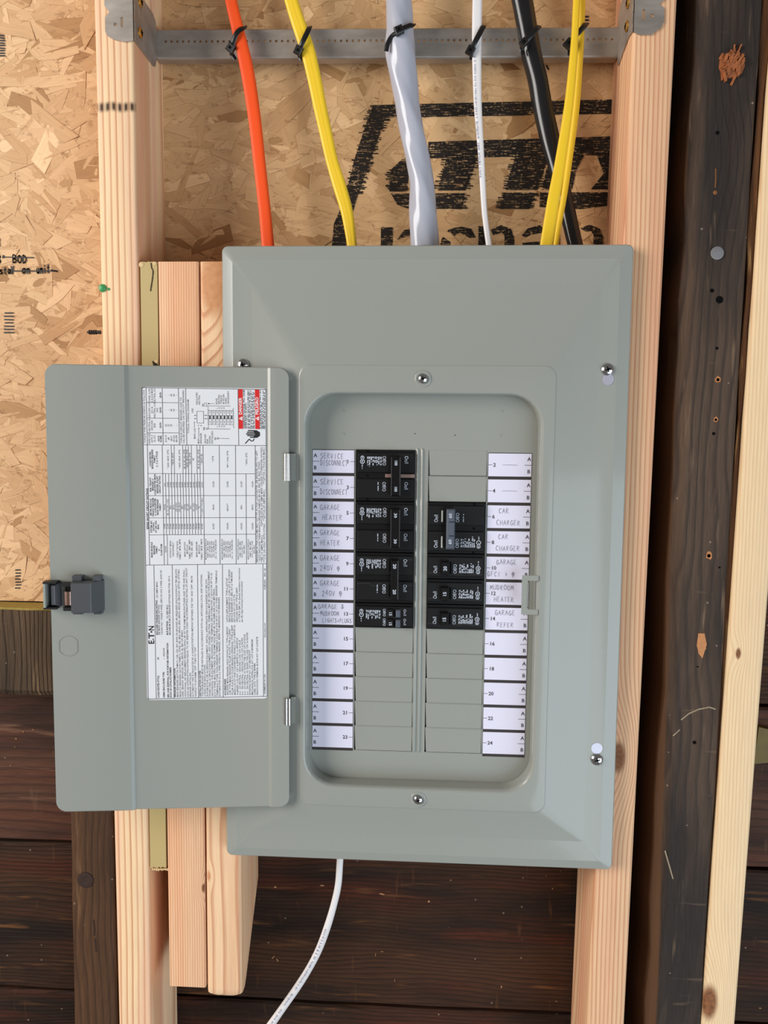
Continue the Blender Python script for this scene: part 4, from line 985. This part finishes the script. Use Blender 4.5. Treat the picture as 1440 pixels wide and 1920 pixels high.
# instruction sticker
SP = REC
c = [dloc(x, y, SP) for x, y in ((265.5, 725), (499.5, 729), (502.5, 1307), (277, 1315))]
u0, u1 = (c[1][0] + c[2][0]) / 2, (c[0][0] + c[3][0]) / 2; z0, z1 = (c[2][1] + c[3][1]) / 2, (c[0][1] + c[1][1]) / 2
m = MB(); pl = rrect(u0, u1, z0, z1, .0035, 4); m.prism(pl, lambda a, b, h: D(a, b, h), SP - .0002, SP + .00018)
m.build('instruction_sticker', M['sticker'], door)
HT = SP + .00030
def q(px, py): return dpix(px, py, HT)
DX, DY = EZ, DU
T = MB(); TB = MB(); TR = MB(); TW = MB(); PX = (q(400, 950) - q(400, 1050)).length / 100.0
def tx(mb, s, x, ya, yb=None, cap=3.15, align='l', bold=False):
    O = q(x, ya); fit = None if yb is None else (q(x, yb) - q(x, ya)).length
    text(mb, s, O, DX, DY, cap * PX, fit, align, bold)
def rule(mb, a, b, w=0.9):
    A, B = q(*a), q(*b); t = (B - A).normalized(); k = DN.cross(t) * (w * PX * .5); mb.quad(A - k, B - k, B + k, A + k)
rd = random.Random(44)
def dash(x, ya, yb, h=2.6): dashes(T, q(x, ya), DX, DY, (q(x, yb) - q(x, ya)).length, h * PX, rd)
# lower third
for s, x, a, b in (("LOADCENTER STYLE:", 298.8, 1308.5, 1266.6), ("NEMA ENCLOSURE TYPE:", 309, 1308, 1259.6), ("SEE CASE SIDEWALL FOR FURTHER INFORMATION", 317, 1308, 1205.4), ("SUCH AS CATALOG NUMBER", 321.8, 1308, 1251),
    ("ENCLOSED PANELBOARD RATING:", 296, 1190.6, 1125), ("BUS RATING:", 315.3, 1190.6, 1164), ("BREAKER INFORMATION", 329.8, 1307, 1253), ("INSTALLATION NOTES", 377, 1306, 1257.5), ("ACCESSORIES", 423.9, 1304, 1273)):
    tx(TB, s, x, a, b, 3.2, bold=True)
for s, x, a, b in (("BR", 298, 1237, None), ("1 - INDOOR", 309, 1236.4, 1215), ("125 AMPS MAX.", 296, 1122, 1090), ("SEE MAIN BREAKER RATING", 300, 1190.6, 1134), ("120/240 VAC 1 PHASE 3 WIRE, 208Y/120 VAC 3 WIRE, 60/60 HZ", 305, 1190.6, 1069), ("125 AMPS MAX.", 315.3, 1161, 1133), ("MAXIMUM SUM OF BREAKER RATINGS PER STAB: 200 A.", 320, 1190.6, 1079),
    ("MAIN BREAKERS (EATON FAMILY): CSR, CSH, BW, BWH OR BACKFED BR (REQUIRES HOLD-DOWN KIT PER BELOW).", 334.7, 1307, 1066), ("BRANCH BREAKERS (EATON FAMILY): ETND, BR, BRH, BRHH, BRD, BRDN, BRCAF, BRHCAF, GFTCB, GFTCBH,", 339.6, 1307, 1067), ("GFEP, BRAFGF, BRHAFGF, BRX, BRHX, BJ, BJH OR BRRH", 344.3, 1307, 1182), ("ADDITIONAL OR REPLACEMENT BREAKERS SHALL BE OF THE SAME MANUFACTURER AND TYPE AND SHALL", 349.2, 1307, 1068), ("HAVE AN INTERRUPTING RATING EQUAL TO OR GREATER THAN THE INTERRUPTING RATING OF ANY CIRCUIT", 354, 1307, 1064.5), ("BREAKER INSTALLED.", 358.7, 1307, 1260), ('AUTOMATIC TRIP IS INDICATED BY A HANDLE POSITION MIDWAY BETWEEN THE "ON" AND "OFF". MOVE', 363.5, 1307, 1079.5), ('HANDLE TO EXTREME "OFF" THEN TO "ON"', 368.4, 1307, 1213),
    ("THIS PANELBOARD MUST BE INSTALLED IN ACCORDANCE WITH ALL APPLICABLE LOCAL AND NATIONAL", 381.4, 1306, 1076.7), ("CODES AND REGULATIONS.", 385.9, 1306, 1245.5), ("SUITABLE FOR USE AS SERVICE EQUIPMENT. INSTALL APPROPRIATE SERVICE BARRIER KIT BELOW.", 390.5, 1306, 1085), ("WHEN USED AS SERVICE EQUIPMENT, ANY UNUSED NEUTRAL TERMINALS MAY BE USED FOR EQUIPMENT", 395.1, 1306, 1071), ("GROUNDING. FOR EQUIPMENT GROUNDING, WIRE TERMINALS ARE SUITABLE FOR (1) #14-4 OR UP TO (3)", 399.8, 1306, 1074), ("#14-10 WIRES. MULTIPLE WIRES IN THE SAME HOLE MUST BE THE SAME SIZE AND MATERIAL.", 404.4, 1306, 1102), ("TERMINALS OTHER THAN BREAKER TERMINALS SUITABLE FOR 60/75 C AL-CU WIRE. BREAKER TERMINALS", 409, 1306, 1069.7), ("SUITABLE FOR AL-CU WIRE WHEN SO MARKED. REFER TO MARKINGS ON BREAKERS.", 413.5, 1306, 1119),
    ("BACKFED MAIN BREAKER HOLD DOWN KIT: TYPE # BRPHD", 428.4, 1303, 1175), ("CSR TYPE MAIN BREAKER FILLER PLATE: TYPE # CSRFP", 432.9, 1303, 1179.4), ("FILLER PLATE TO CLOSE BRANCH OPENINGS: TYPE # BRFP", 437.5, 1303, 1172.4), ("MAIN LUG KIT FOR CONVERTIBLE PANELS: CAT # BRPSF125", 442, 1303, 1171.7), ("SUBFEED LUG KIT: CAT # BRPSF125 or BRPSF225", 446.8, 1303, 1195.6), ("# 6 - 2/0 NEUTRAL / GROUND LUGS: CAT # NL20", 451.5, 1303, 1199.8), ("# 6 - 300 NEUTRAL / GROUND LUGS: CAT # NL300", 456.1, 1303, 1196), ("# 6 - 2/0 NEUTRAL W/ BOND TAB LUGS: CAT # NLF20", 460.7, 1303, 1189), ("# 6 - 300 NEUTRAL W/ BOND TAB LUGS: CAT # NLF300", 465.5, 1303, 1185.7), ("BONDING SCREW KIT: CAT #BONDKITP", 470, 1303, 1218.7), ("MECHANICAL INTERLOCK KIT: CAT # BRPMIKBR", 474.7, 1303, 1198.4), ("LABEL KITS: TYPE # BRPMS", 479.2, 1303, 1243.4), ("RENOVATION TERMINAL BLOCK KIT: CAT # RNSTB", 484, 1303, 1194),
    ("LATCH REPLACEMENT: TYPE # LATCHP", 427.4, 1166.7, 1083.8), ("SERVICE BARRIER KIT (CSR): KIT # TICSR300", 431.9, 1166.7, 1068), ("SERVICE BARRIER KIT (BR): KIT # TIMCBS00", 436.4, 1166.7, 1072), ("KEYLOCK KIT: CAT # TDL", 441, 1166.7, 1114), ("GROUND BARS: TYPE # GBKP", 445.7, 1166.7, 1102), ("or TYPE # GBK (for Special installation instructions", 450.4, 1166.7, 1065), ("see URL http://www.eaton.com/instructions)", 455, 1166.7, 1090),
    ("ASSEMBLED IN USA", 498, 1302, 1264), ("www.eaton.com", 498, 1195.6, 1168), ("PUB52692", 498, 1105.6, 1086.6), ("REV. 06", 498, 1081, 1065.5),
    # middle notes
    ("*BREAKERS IN THIS COLUMN MAY NOT FIT IN THIS LOADCENTER. SEE BREAKER INFO TO LEFT.", 483.6, 1055, 844), ("* ALSO INCLUDES THESE BRANCH BREAKER FAMILIES: BR, BQ, BRD, BD, BQC, ETND)", 488.2, 1055, 865), ("**BR (15 AMPS MAX.)          *GFTCB/GFCB (50 AMPS MAX UNLESS OTHERWISE NOTED)", 492.6, 1055, 838), ("***(TQ 15A ONLY WITH ETND)   **QFTCB (30 AMPS MAX.)      ***QFTCB (1 POLE 40A MAX.)", 497, 1055, 839),
    ("TORQUE WIRE PRESSURE SCREWS AS FOLLOWS", 273, 831, 731), ("TORQUE CIRCUIT BREAKER LUGS TO", 341.5, 831.8, 745), ("VALUES SPECIFIED ON CIRCUIT BREAKERS", 346.3, 831.8, 731.7), ("TYPICAL WIRING DIAGRAM", 354.8, 813, 749)):
    tx(T, s, x, a, b, 3.1)
tx(TB, "SERIES SHORT CIRCUIT RATINGS", 278.6, 992.5, 915.6, 3.4, bold=True)
for lines, cy, xs in ((("LOADCENTER", "BRANCH BREAKER", "FAMILY", "(1, 2 or 3 POLE)"), 861, (283, 287, 291, 295.5)), (("M.M. TENANT", "BREAKER or", "LOADCENTER MAIN", "BREAKER SHORT", "CIRCUIT RATING"), 908.7, (283.5, 287.7, 292, 296.5, 301)), (("METER MODULE", "TENANT BREAKER", "or LOADCENTER", "MAIN BREAKER", "FAMILY"), 951, (284, 288.4, 292.6, 297, 301.5)), (("SYSTEM AIC", "RATING", "AT 240 VAC", "MAX."), 987.5, (285, 289.3, 293.7, 298)), (("MAIN MODULE", "BREAKER", "FAMILY", "or", "CLASS FUSE"), 1031, (286, 290.5, 295, 299.3, 304))):
    for s, x in zip(lines, xs): tx(TB, s, x, cy, None, 2.9, 'c', True)
for s, x in (("NONE", 312), ("WITHOUT MAIN", 321), ("DISCONNECT", 326), ("CABLE TAP BOX", 334), ("FAMILY 1MTB, 3MTB", 338.8), ("MAIN SWITCH", 348), ("MODULE", 352.4), ("FAMILY 1MFS, 3MFS", 356.8), ("TYPE 1BPS, 3BPS", 361.2), ("MAIN BREAKER", 370.2), ("MODULE", 374.8), ("FAMILY 1MCB, 3MCB", 379.3)): tx(T, s, x, 1030, None, 2.9, 'c')
rowx = [305.6, 311.2, 317, 322.4, 327.8, 333.2, 338.8, 344, 349.2, 354.5, 360, 365.6, 371, 376, 381.4]
v2 = ["10,000", "22,000", "22,000", "25,000", "42,000", "42,000", "42,000", "42,000", "65,000", "65,000", "65,000", "100,000", "100,000", "65,000"]
v3 = ["NONE", "BR, CC, BW, CHD", "BRH", "BWH", "CSR, BWH", "CSR, BRHH", "BRH", "NONE", "BR, CSR", "BRH", "KD, HKD", "NONE", "FD", "T / J (240 V 2TA Max)"]
v4 = ["N/A", "10,000", "22,000", "22,000", "25,000", "25,000", "42,000", "42,000", "42,000", "65,000", "65,000", "100,000", "100,000", "65,000"]
for i in range(14):
    xb = rowx[i + 1] - 1.3
    tx(T, v2[i], xb, 987, None, 2.6, 'c'); tx(T, v3[i], xb, 951, None, 2.6, 'c'); tx(T, v4[i], xb, 909, None, 2.6, 'c')
for s, x in (("* BR2P, BRHP, 2PTB", 316.5), ("* BR2R, BRHP", 325.2), ("* BR2P, BRHP, 2PTB", 338), ("BR, B, BD, BQ, 2PTB", 347.2), ("* BR2R, BRHF, 2PTB", 352.3), ("* BRHF, 2PTB", 357.6), ("BR", 363.5), ("BR, B, BD, BQ, 2PTB", 373.6), ("* BRHF, BR", 379.4), ("* 2PTB", 400.5), ("BR**, (74A), 2PTB", 428), ("* BR2R, 2PTB", 463.5)): tx(T, s, x, 861, None, 2.8, 'c')
for x, a, b, c_ in ((401.5, "65,000", "BRHE", "22,000"), (428, "100,000", "BRHH**", "22,000"), (454, "100,000", "BRH", "22,000"), (474.8, "100,000", "BRHH", "42,000")):
    tx(T, a, x, 987, None, 2.8, 'c'); tx(T, b, x, 951, None, 2.8, 'c'); tx(T, c_, x, 908, None, 2.8, 'c')
for x0, n, L1 in ((387, 6, "MAIN BREAKER MODULE"), (417.5, 6, "MAIN BREAKER MODULE"), (447.5, 4, "MAIN SWITCH MODULE"), (466.5, 4, "MAIN SWITCH MODULE")):
    rows_ = [L1, "FAMILY 1MCB, 3MCB", "BGH / PDG3M 250A", "NGS / PDG4M 1200A", "NGS / PDG4M 800A", "LGS - LG / PDG3M 600A"] if n == 6 else [L1, "FAMILY 1MFS, 3MFS", "WITH CLASS T FUSE", "800A MAX"]
    for i in range(n): tx(T, rows_[i], x0 + i * 3.75, 1030, None, 2.4, 'c')
# rules of the table
for a, b, w in (((266.3, 727), (278, 1310.5), 1.0), ((266.3, 726.6), (498.6, 730.6), 1.0), ((498.6, 730.6), (500.9, 1305.5), 1.2), ((278, 1310.5), (500.9, 1305.5), 1.0),
    ((269, 834), (499.2, 835.5), .9), ((273.5, 1059.5), (500.4, 1057), .9), ((288.5, 1060), (293, 1310), .9), ((322.8, 1059), (326.3, 1309), .9), ((370.3, 1058.5), (372.3, 1308), .9), ((417, 1058), (418.5, 1307), .9), ((493, 1057), (494, 1306), .9),
    ((276.3, 834), (280.6, 1059.5), .9), ((304, 834), (308, 1059.3), .9), ((380.6, 835), (383.5, 1058.6), .9), ((411, 835), (412.6, 1058.4), .9), ((441.5, 835), (442.8, 1058), .9), ((461.2, 888), (462.2, 1057.8), .9), ((478.4, 835.3), (479.8, 1057.6), .9),
    ((277.3, 888), (478.8, 888.4), .8), ((278.2, 929.4), (479, 929), .8), ((279, 971), (479.3, 970.5), .8), ((279.6, 1003), (479.5, 1001.6), .8), ((307.8, 1003), (314.4, 1059.3), .0), ((313.3, 1003), (314.3, 1059.3), .8),
    ((273.6, 726.8), (276.3, 834), .9), ((304, 727.3), (306, 834), .9), ((334.4, 727.8), (336.3, 834.4), .9), ((348, 728), (350.3, 834.5), .9), ((446, 729.7), (447.6, 835.2), .9),
    ((274.4, 754.5), (335, 755.2), .8), ((275.2, 784), (335.4, 784.4), .8), ((275.9, 811.4), (335.8, 811.8), .8)): 
    if w: rule(T, a, b, w)
for i in range(1, 14): 
    x = rowx[i]; rule(T, (x - .9, 888), (x + .9, 1002.5), .8)
for x in (321, 326.5, 342.5, 348, 353, 358.7, 369, 374.7): rule(T, (x, 835), (x + .6, 888), .8)
for cy, hd, vals in ((741, ("PANEL LUGS", "(A & B & MAIN", "NEUTRAL (N1)"), "--66-"), (769, ("GROUND LUG", "(G1) &", "NEUTRAL LUG", "(N2)"), "--66-"), (797.6, ("NEUTRAL &", "GROUND", "BAR"), None), (822.5, ("WIRE SIZE", "60/75 C", "AL-CU"), None)):
    for i, s in enumerate(hd): tx(T, s, 281.5 + i * 4.9, cy, None, 3.0, 'c')
    for s, x in ((("LB-IN", 302.2),) if cy < 810 else (("AWG", 299), ("KCMIL", 303.2))): tx(TB, s, x, cy, None, 3.0, 'c', True)
    vv = ("-", "-", "60", "60", "-") if vals else ("20", "25", "35", "-", "-") if cy < 810 else ("#14-10", "#8", "#6-4", "#3-2/0", "#6-300")
    for s, x in zip(vv, (312.5, 317.5, 322.5, 327.5, 332.3)): tx(T, s, x, cy, None, 3.1, 'c')
# wiring diagram
def loopln(pts, w=.7):
    for a, b in zip(pts, pts[1:] + pts[:1]): rule(T, a, b, w)
loopln([(369, 771), (381.5, 771.3), (381.8, 793.5), (369.3, 793)])
for x, y in ((365, 779), (365, 785)): rule(T, (x, y), (369, y), .6); rule(TB, (x - .4, y), (x + .9, y), 2.0)
for y in (779, 785): rule(T, (381.6, y), (437, y + .3), .55); rule(TB, (385.5, y), (386.7, y), 2.0)
tx(T, "LINE", 362.3, 774.5, 766, 3.0); tx(T, "MAIN LUG", 366.5, 823, 803, 3.0); rule(T, (364.5, 802), (364.5, 792), .6); rule(TB, (364, 791.5), (365, 791.5), 2)
tx(T, "MAIN", 373.6, 832, 821, 3.0); tx(T, "BREAKER", 378.2, 832, 812, 3.0); rule(T, (372.6, 820), (372.6, 804), .6); rule(TB, (372, 803), (373.2, 803), 2.2)
for s, x in (("A", 373.4), ("B", 378.4)): tx(T, s, x, 799, None, 2.6)
for s, x, b in (("GROUND", 386.4, 814), ("BAR", 390.6, 823), ("(WHEN", 395, 817), ("INSTALLED)", 399.4, 808)): tx(T, s, x, 832, b, 3.0)
tx(TB, "G1", 405, 825, None, 3.0, bold=True); rule(T, (408, 822), (430, 822.3), .7); loopln([(407, 820.6), (409.4, 820.6), (409.4, 823.4), (407, 823.4)], .5)
tx(T, "INSULATED", 370.6, 759, 735.5, 3.0); tx(T, "NEUTRAL", 375.2, 759, 740.5, 3.0)
tx(TB, "N1", 382, 762, None, 3.0, bold=True); tx(TB, "N2", 384, 806.5, None, 3.0, bold=True)
loopln([(383.5, 755.5), (387.5, 755.5), (387.5, 762), (383.5, 762)], .5); rule(T, (388, 761), (432, 761.5), .7); rule(T, (390, 756.8), (402.5, 757), .6); rule(TB, (390.2, 756.9), (392.4, 756.9), 2.0)
loopln([(386.6, 802.5), (389, 802.5), (389, 805.5), (386.6, 805.5)], .5); rule(T, (389, 804), (432, 804.6), .7); rule(T, (390, 762), (390.6, 804), .6)
for k in range(8): rule(T, (390.2 + k * 6.75, 769.3), (390.7 + k * 6.75, 796), .7)
rule(T, (390, 769.3), (437.6, 769.8), .5); rule(T, (390.5, 796), (437.8, 796.4), .5)
for k in range(7):
    x = 393.6 + k * 6.8; A, B = q(x, 779), q(x, 786); kx = DU * (1.25 * PX); TB.quad(A - kx, B - kx, B + kx, A + kx)
    for sgn, yc in ((1, 773), (-1, 791.5)):
        pts = [(x - 2, yc - 3), (x + 1.2, yc - 1.2), (x - 1, yc + .6), (x + 1, yc + 3)]
        for a, b in zip(pts[:-1], pts[1:]): rule(T, a, b, .5)
for s, x in zip("LOAD", (407.4, 411.8, 416, 420.6)): tx(T, s, x + .6, 766.6, None, 2.7); tx(T, s, x + 1, 801, None, 2.7)
rule(T, (437.4, 796), (438.5, 803), .6); rule(T, (436, 769.5), (438, 765), .6)
for s, x, b in (("BOND", 407.6, 746.5), ("NEUTRAL", 412, 739.5), ("TORQUE", 416.2, 741.5), ("40 IN-LBS", 420.6, 739.3), ("WHEN", 425, 746), ("NECESSARY", 429.4, 733)): tx(T, s, x, 758, b, 3.0)
# danger block
def band(mb, x0, x1, ya, yb):
    mb.quad(q(x0, yb), q(x1, yb), q(x1 + .8, ya), q(x0 + .8, ya))
TR2 = MB(); band(TR, 446.8, 455.0, 804, 729.2); band(TR2, 477.8, 486.3, 804.6, 730)
TW_H = HT + .00008
_HT = HT; HT = TW_H
tx(TW, "DANGER", 453.4, 777.4, 745.8, 5.2, bold=True); tx(TW, "PELIGRO", 484.6, 777.6, 744.6, 5.2, bold=True)
for x in (450.9, 482): TW.add([q(x - 3.2, 784.6), q(x + 3.4, 788.6), q(x + 3.4, 780.8)], [(0, 1, 2)])
HT = TW_H + .00008
for x, TR_ in ((450.9, TR), (482, TR2)): TR_.quad(q(x - 1.2, 785), q(x + 1.6, 785), q(x + 1.6, 784.2), q(x - 1.2, 784.2))
HT = _HT
tx(TB, "HAZARDOUS VOLTAGE. WILL CAUSE", 459, 803.6, 731, 2.7, bold=True); tx(TB, "SEVERE INJURY OR DEATH.", 462.6, 803.6, 755, 2.9, bold=True)
for x in (465.6, 468.4, 471.2, 474, 476.6): dash(x + .6, 804, 731.5 if x < 474 else 735, 1.9)
for x, e in ((489.4, 731), (492.0, 755), (494.6, 731.5), (497.2, 734)): dash(x, 804.4, e, 1.9)
# shocked hand pictogram
for k, (yy, xs_, xe) in enumerate(((807.4, 464.8, 477), (810.6, 463, 477.5), (813.6, 461.4, 478), (816.6, 463.4, 478), (819.8, 468.6, 478))): rule(TB, (xs_, yy), (xe, yy + .2), 2.1)
TB.add([q(x, y) for x, y in ((476.4, 806.4), (481.2, 806.8), (487.4, 810.6), (487.6, 817), (482, 821), (474, 821), (476.6, 817.6), (478.6, 813.6), (475.4, 811))], [tuple(range(9))])
for a, b in zip([(459.8, 831.8), (467.4, 823.2), (470.8, 827), (475, 826.4), (476.6, 822.4)][:-1], [(459.8, 831.8), (467.4, 823.2), (470.8, 827), (475, 826.4), (476.6, 822.4)][1:]): rule(TB, a, b, 1.7)
# maker's name
tx(TB, "E", 288.8, 1207.8, 1200.6, 10.0, bold=True); tx(TB, "T", 288.8, 1197.6, 1186.6, 10.0, bold=True); tx(TB, "N", 288.8, 1182.6, 1173.2, 10.0, bold=True)
for x, y, r_ in ((281.2, 1185.2, 0), (283.8, 1184.8, 1.7), (287.2, 1198.6, 1.3), (281, 1198.8, .0)):
    if r_: 
        O = q(x, y); TB.add([O + (DX * math.cos(6.283 * k / 12) + DY * math.sin(6.283 * k / 12)) * r_ * PX for k in range(12)], [tuple(range(12))])
T.build('fine_print', M['print'], door); TB.build('bold_print', M['print_dark'], door)
TR.build('danger_band', M['red'], door); TR2.build('danger_band', M['red'], door); TW.build('danger_lettering', M['white_print'], door)

# ------------------------------------------------------------------ circuit breakers
PALE_RIDGE = plain('lighter_handle_edge', rgb(52, 51, 53), 0.4); SEAM = plain('lighter_seam', rgb(70, 68, 66), 0.5)  # lighter gray than the handles and faces, for ridges and seams
def breaker(label, col, row, poles, style, amp, rnd):
    LN = .0583 if col == 0 else .0566
    if col == 0: O = Vector((CL[0] + .0002, 0, ZT - row * PIT)); ex, ed = EX, -EZ
    else: O = Vector((CR[1] - .0002, 0, ZT - (row + poles) * PIT)); ex, ed = -EX, EZ
    Y0 = YD - .0022; nf = -EY
    O = O + EY * Y0
    t = thing('circuit_breaker', label, 'circuit breaker', O + ex * (LN / 2) + ed * (PIT * poles / 2), 'breakers in the panel')
    S = lambda s: s * LN
    m = MB(); m.obox(O, ex, ed, nf, 0, LN, .0003, poles * PIT - .0003, -.0078, 0, .0004); m.build('case', M['breaker'], t)
    for i in range(poles):
        w0 = i * PIT
        m = MB(); m.obox(O, ex, ed, nf, S(.035), S(.985), w0 + .0030, w0 + PIT - .0032, -.0004, .0022, .0005)
        f = m.build('face', M['breaker_face'], t)
        T = MB(); F = .00228
        C = lambda s, w: O + ex * S(s) + ed * w + nf * F
        if style != 'tandem':
            text(T, 'On/I', C(.825, w0 + .0058), ed, ex, .0036, .0076); 
            ofs = .455 if style in ('main', 'sixty') else .47
            if style == 'single': ofs = .485
            text(T, 'Off/O', C(ofs, w0 + .0060), ed, ex, .0034, .0094)
        else:
            for w in (.0052, .0148): text(T, 'On/I', C(.835, w), ed, ex, .0026, .0068); text(T, 'Off/O', C(.485, w), ed, ex, .0026, .0078)
        first = (i == 0)
        if first:
            s0 = .41 if style != 'sixty' else .395
            for k, (ln_, ww) in enumerate(((.0090, 1), (.0080, .6), (.0088, .6), (.0062, .55), (.0094, .6), (.0050, .6), (.0100, .6), (.0088, .6))):
                base = C(s0 - k * .031, w0 + .0068)
                if k == 0:
                    text(T, 'E', base, ed, ex, .0018, .0016, bold=True); text(T, 'T', base + ed * .0030, ed, ex, .0018, .0018, bold=True); text(T, 'N', base + ed * .0066, ed, ex, .0018, .0018, bold=True)
                    for w in (.0020, .0052): T.add([base + ed * (w + .0006 * math.cos(a)) + ex * (.0009 + .0006 * math.sin(a)) for a in [6.283 * z / 8 for z in range(8)]], [tuple(range(8))])
                else: dashes(T, base, ed, ex, ln_, .0013, rnd, .8)
            for w, r_ in ((.0078, .0019), (.0116, .0023)):
                cc = C(.115, w0 + w)
                for r1, r2 in ((r_, r_ * .74),):
                    for k in range(16):
                        a, b = 6.283 * k / 16, 6.283 * (k + 1) / 16
                        g = lambda a, r: cc + ed * (r * math.cos(a)) + ex * (r * math.sin(a)); T.quad(g(a, r1), g(b, r1), g(b, r2), g(a, r2))
                dashes(T, cc - ed * (r_ * .5) - ex * .0006, ed, ex, r_ * 1.0, .0012, rnd)
            dashes(T, C(.105, w0 + .0146), ed, ex, .0042, .0009, rnd)
        else: dashes(T, C(.375, w0 + .0064), ed, ex, .0082, .0010, rnd)
        T.build('face_print', M['breaker_print'], f)
        if style in ('twenty', 'single'):
            m = MB()
            wl = w0 + (.0056 if col == 0 else .0056)
            for a, b, w in ((.04, .27, wl), (.27, .38, wl + .0018), (.38, .56, wl), (.86, .98, wl + .0008)): m.obox(O, ex, ed, nf, S(a), S(b), w - .00012, w + .00012, .0020, .00235)
            m.build('seam', SEAM, f)
    HN = MB(); HB = MB(); HM = M['handle']
    if style == 'main' or style == 'pair':
        HB.obox(O, ex, ed, nf, S(.605), S(.765), .0066, 2 * PIT - .0060, .0018, .0098, .0012)
        h = HB.build('handle_tie', HM, t)
        for a, b in ((.605, .622), (.748, .765)):
            m = MB(); m.obox(O, ex, ed, nf, S(a), S(b), .0070, 2 * PIT - .0064, .0086, .0104, .0004); m.build('grip_ridge', PALE_RIDGE, h)
        for i in range(2): text(HN, amp, O + ex * S(.665) + ed * (i * PIT + (.0098 if len(amp) == 3 else .0105)) + nf * .00992, ed, ex, .0026, .0052 if len(amp) == 3 else .0046, bold=True)
        HN.build('amp_rating', M['breaker_print'], h)
    elif style == 'twenty':
        HB.obox(O, ex, ed, nf, S(.615), S(.745), .0062, 2 * PIT - .0050, .0018, .0080, .0008); h = HB.build('handle_tie', HM, t)
        m = MB(); m.obox(O, ex, ed, nf, S(.728), S(.748), .0066, 2 * PIT - .0054, .0070, .0084, .0003); m.build('grip_ridge', PALE_RIDGE, h)
        for i in range(2): text(HN, amp, O + ex * S(.655) + ed * (i * PIT + .0100) + nf * .00812, ed, ex, .0030, .0048, bold=True)
        HN.build('amp_rating', M['breaker_print'], h)
        for i in range(2):
            m = MB(); m.obox(O, ex, ed, nf, S(.585), S(.605), i * PIT + .0062, i * PIT + .0180, .0021, .0024); m.build('handle_slot', M['slot'], t)
    elif style == 'sixty':
        HB.obox(O, ex, ed, nf, S(.535), S(.680), .0060, 2 * PIT - .0060, .0018, .0125, .0012); h = HB.build('handle_tie', M['gray_handle'], t)
        for i in range(2): text(HN, amp, O + ex * S(.59) + ed * (i * PIT + .0110) + nf * .01262, ed, ex, .0028, .0046, bold=True)
        HN.build('amp_rating', M['breaker_print'], h)
        for i in range(2):
            m = MB(); m.obox(O, ex, ed, nf, S(.545), S(.635), i * PIT + .0070 + .0118 * (1 - i) * 1, i * PIT + .0076 + .0118 * (1 - i), .0124, .0127); m.build('number_window', M['slot'], h)
        for i in range(2):
            m = MB(); m.obox(O, ex, ed, nf, S(.735), S(.765), i * PIT + .0064, i * PIT + .0176, .0018, .0052, .0006); m.build('slot_glint', plain('pale_slot_glint', rgb(178, 182, 176), 0.45), t)  # pale bars paint the reflection in the exposed handle slot
        for i in range(2):
            m = MB(); m.obox(O, ex, ed, nf, S(.680), S(.735), i * PIT + .0064, i * PIT + .0180, .0018, .0040); m.build('handle_root', M['handle'], t)
    elif style == 'single':
        HB.obox(O, ex, ed, nf, S(.630), S(.750), .0050, .0182, .0018, .0075, .0007); h = HB.build('handle', HM, t)
        m = MB(); m.obox(O, ex, ed, nf, S(.615), S(.632), .0050, .0184, .0018, .0060, .0003); m.build('handle_collar', M['breaker_face'], t); m = MB(); m.obox(O, ex, ed, nf, S(.750), S(.772), .0050, .0184, .0018, .0036, .0003); m.build('handle_collar', M['breaker_face'], t)
        text(HN, amp, O + ex * S(.660) + ed * .0092 + nf * .00762, ed, ex, .0032, .0048, bold=True); HN.build('amp_rating', M['breaker_print'], h)
        m = MB(); m.obox(O, ex, ed, nf, S(.580), S(.605), .0060, .0175, .0021, .0024); m.build('handle_slot', M['slot'], t)
    elif style == 'tandem':
        for w in (.0058, .0158):
            m = MB(); m.obox(O, ex, ed, nf, S(.705), S(.785), w - .0002, w + .0074, .0018, .0062, .0010); m.build('handle', M['gray_handle'], t)
            m = MB(); m.obox(O, ex, ed, nf, S(.660), S(.705), w, w + .0072, .0021, .0024); m.build('handle_slot', M['slot'], t); m = MB(); m.obox(O, ex, ed, nf, S(.560), S(.66), w - .0012, w + .0002, .0020, .0025); m.build('handle_slot', M['slot'], t)
            T = MB(); text(T, amp, O + ex * S(.590) + ed * (w + .0024) + nf * .00232, ed, ex, .0028, .0040, bold=True); T.build('amp_rating', M['breaker_print'], t)
    if style == 'main':
        m = MB(); m.obox(O, ex, ed, nf, S(.50), S(.995), PIT - .0018, PIT + .0018, -.0004, .0014, .0003); m.build('tie_plate', M['bracket_tab'], t)
    if style in ('main', 'sixty'):
        for w in (.0014, PIT, 2 * PIT - .0014):
            m = MB(); m.lathe(O + ex * S(.20) + ed * w, nf, [(.0012, -.001), (.0012, .0004)], 10); m.build('rivet_hole', M['slot'], t)
    return t
rbk = random.Random(99)
breaker('two pole 100 amp main breaker, topmost in the left column', 0, 0, 2, 'main', '100', rbk)
breaker('two pole 30 amp breaker with joined black handle, below the main breaker', 0, 2, 2, 'pair', '30', rbk)
breaker('two pole 20 amp breaker in the left column above the tandem breaker', 0, 4, 2, 'twenty', '20', rbk)
breaker('tandem 15 amp breaker with two small gray handles', 0, 6, 1, 'tandem', '15', rbk)
breaker('two pole breaker with slate blue handle tie, topmost in the right column', 1, 2, 2, 'sixty', '60', rbk)
breaker('single pole 20 amp breaker in the right column beside circuit 10', 1, 4, 1, 'single', '20', rbk)
breaker('single pole 15 amp breaker between two others, beside circuit 12', 1, 5, 1, 'single', '15', rbk)
breaker('lowest single pole 15 amp breaker of the right column, beside circuit 14', 1, 6, 1, 'single', '15', rbk)
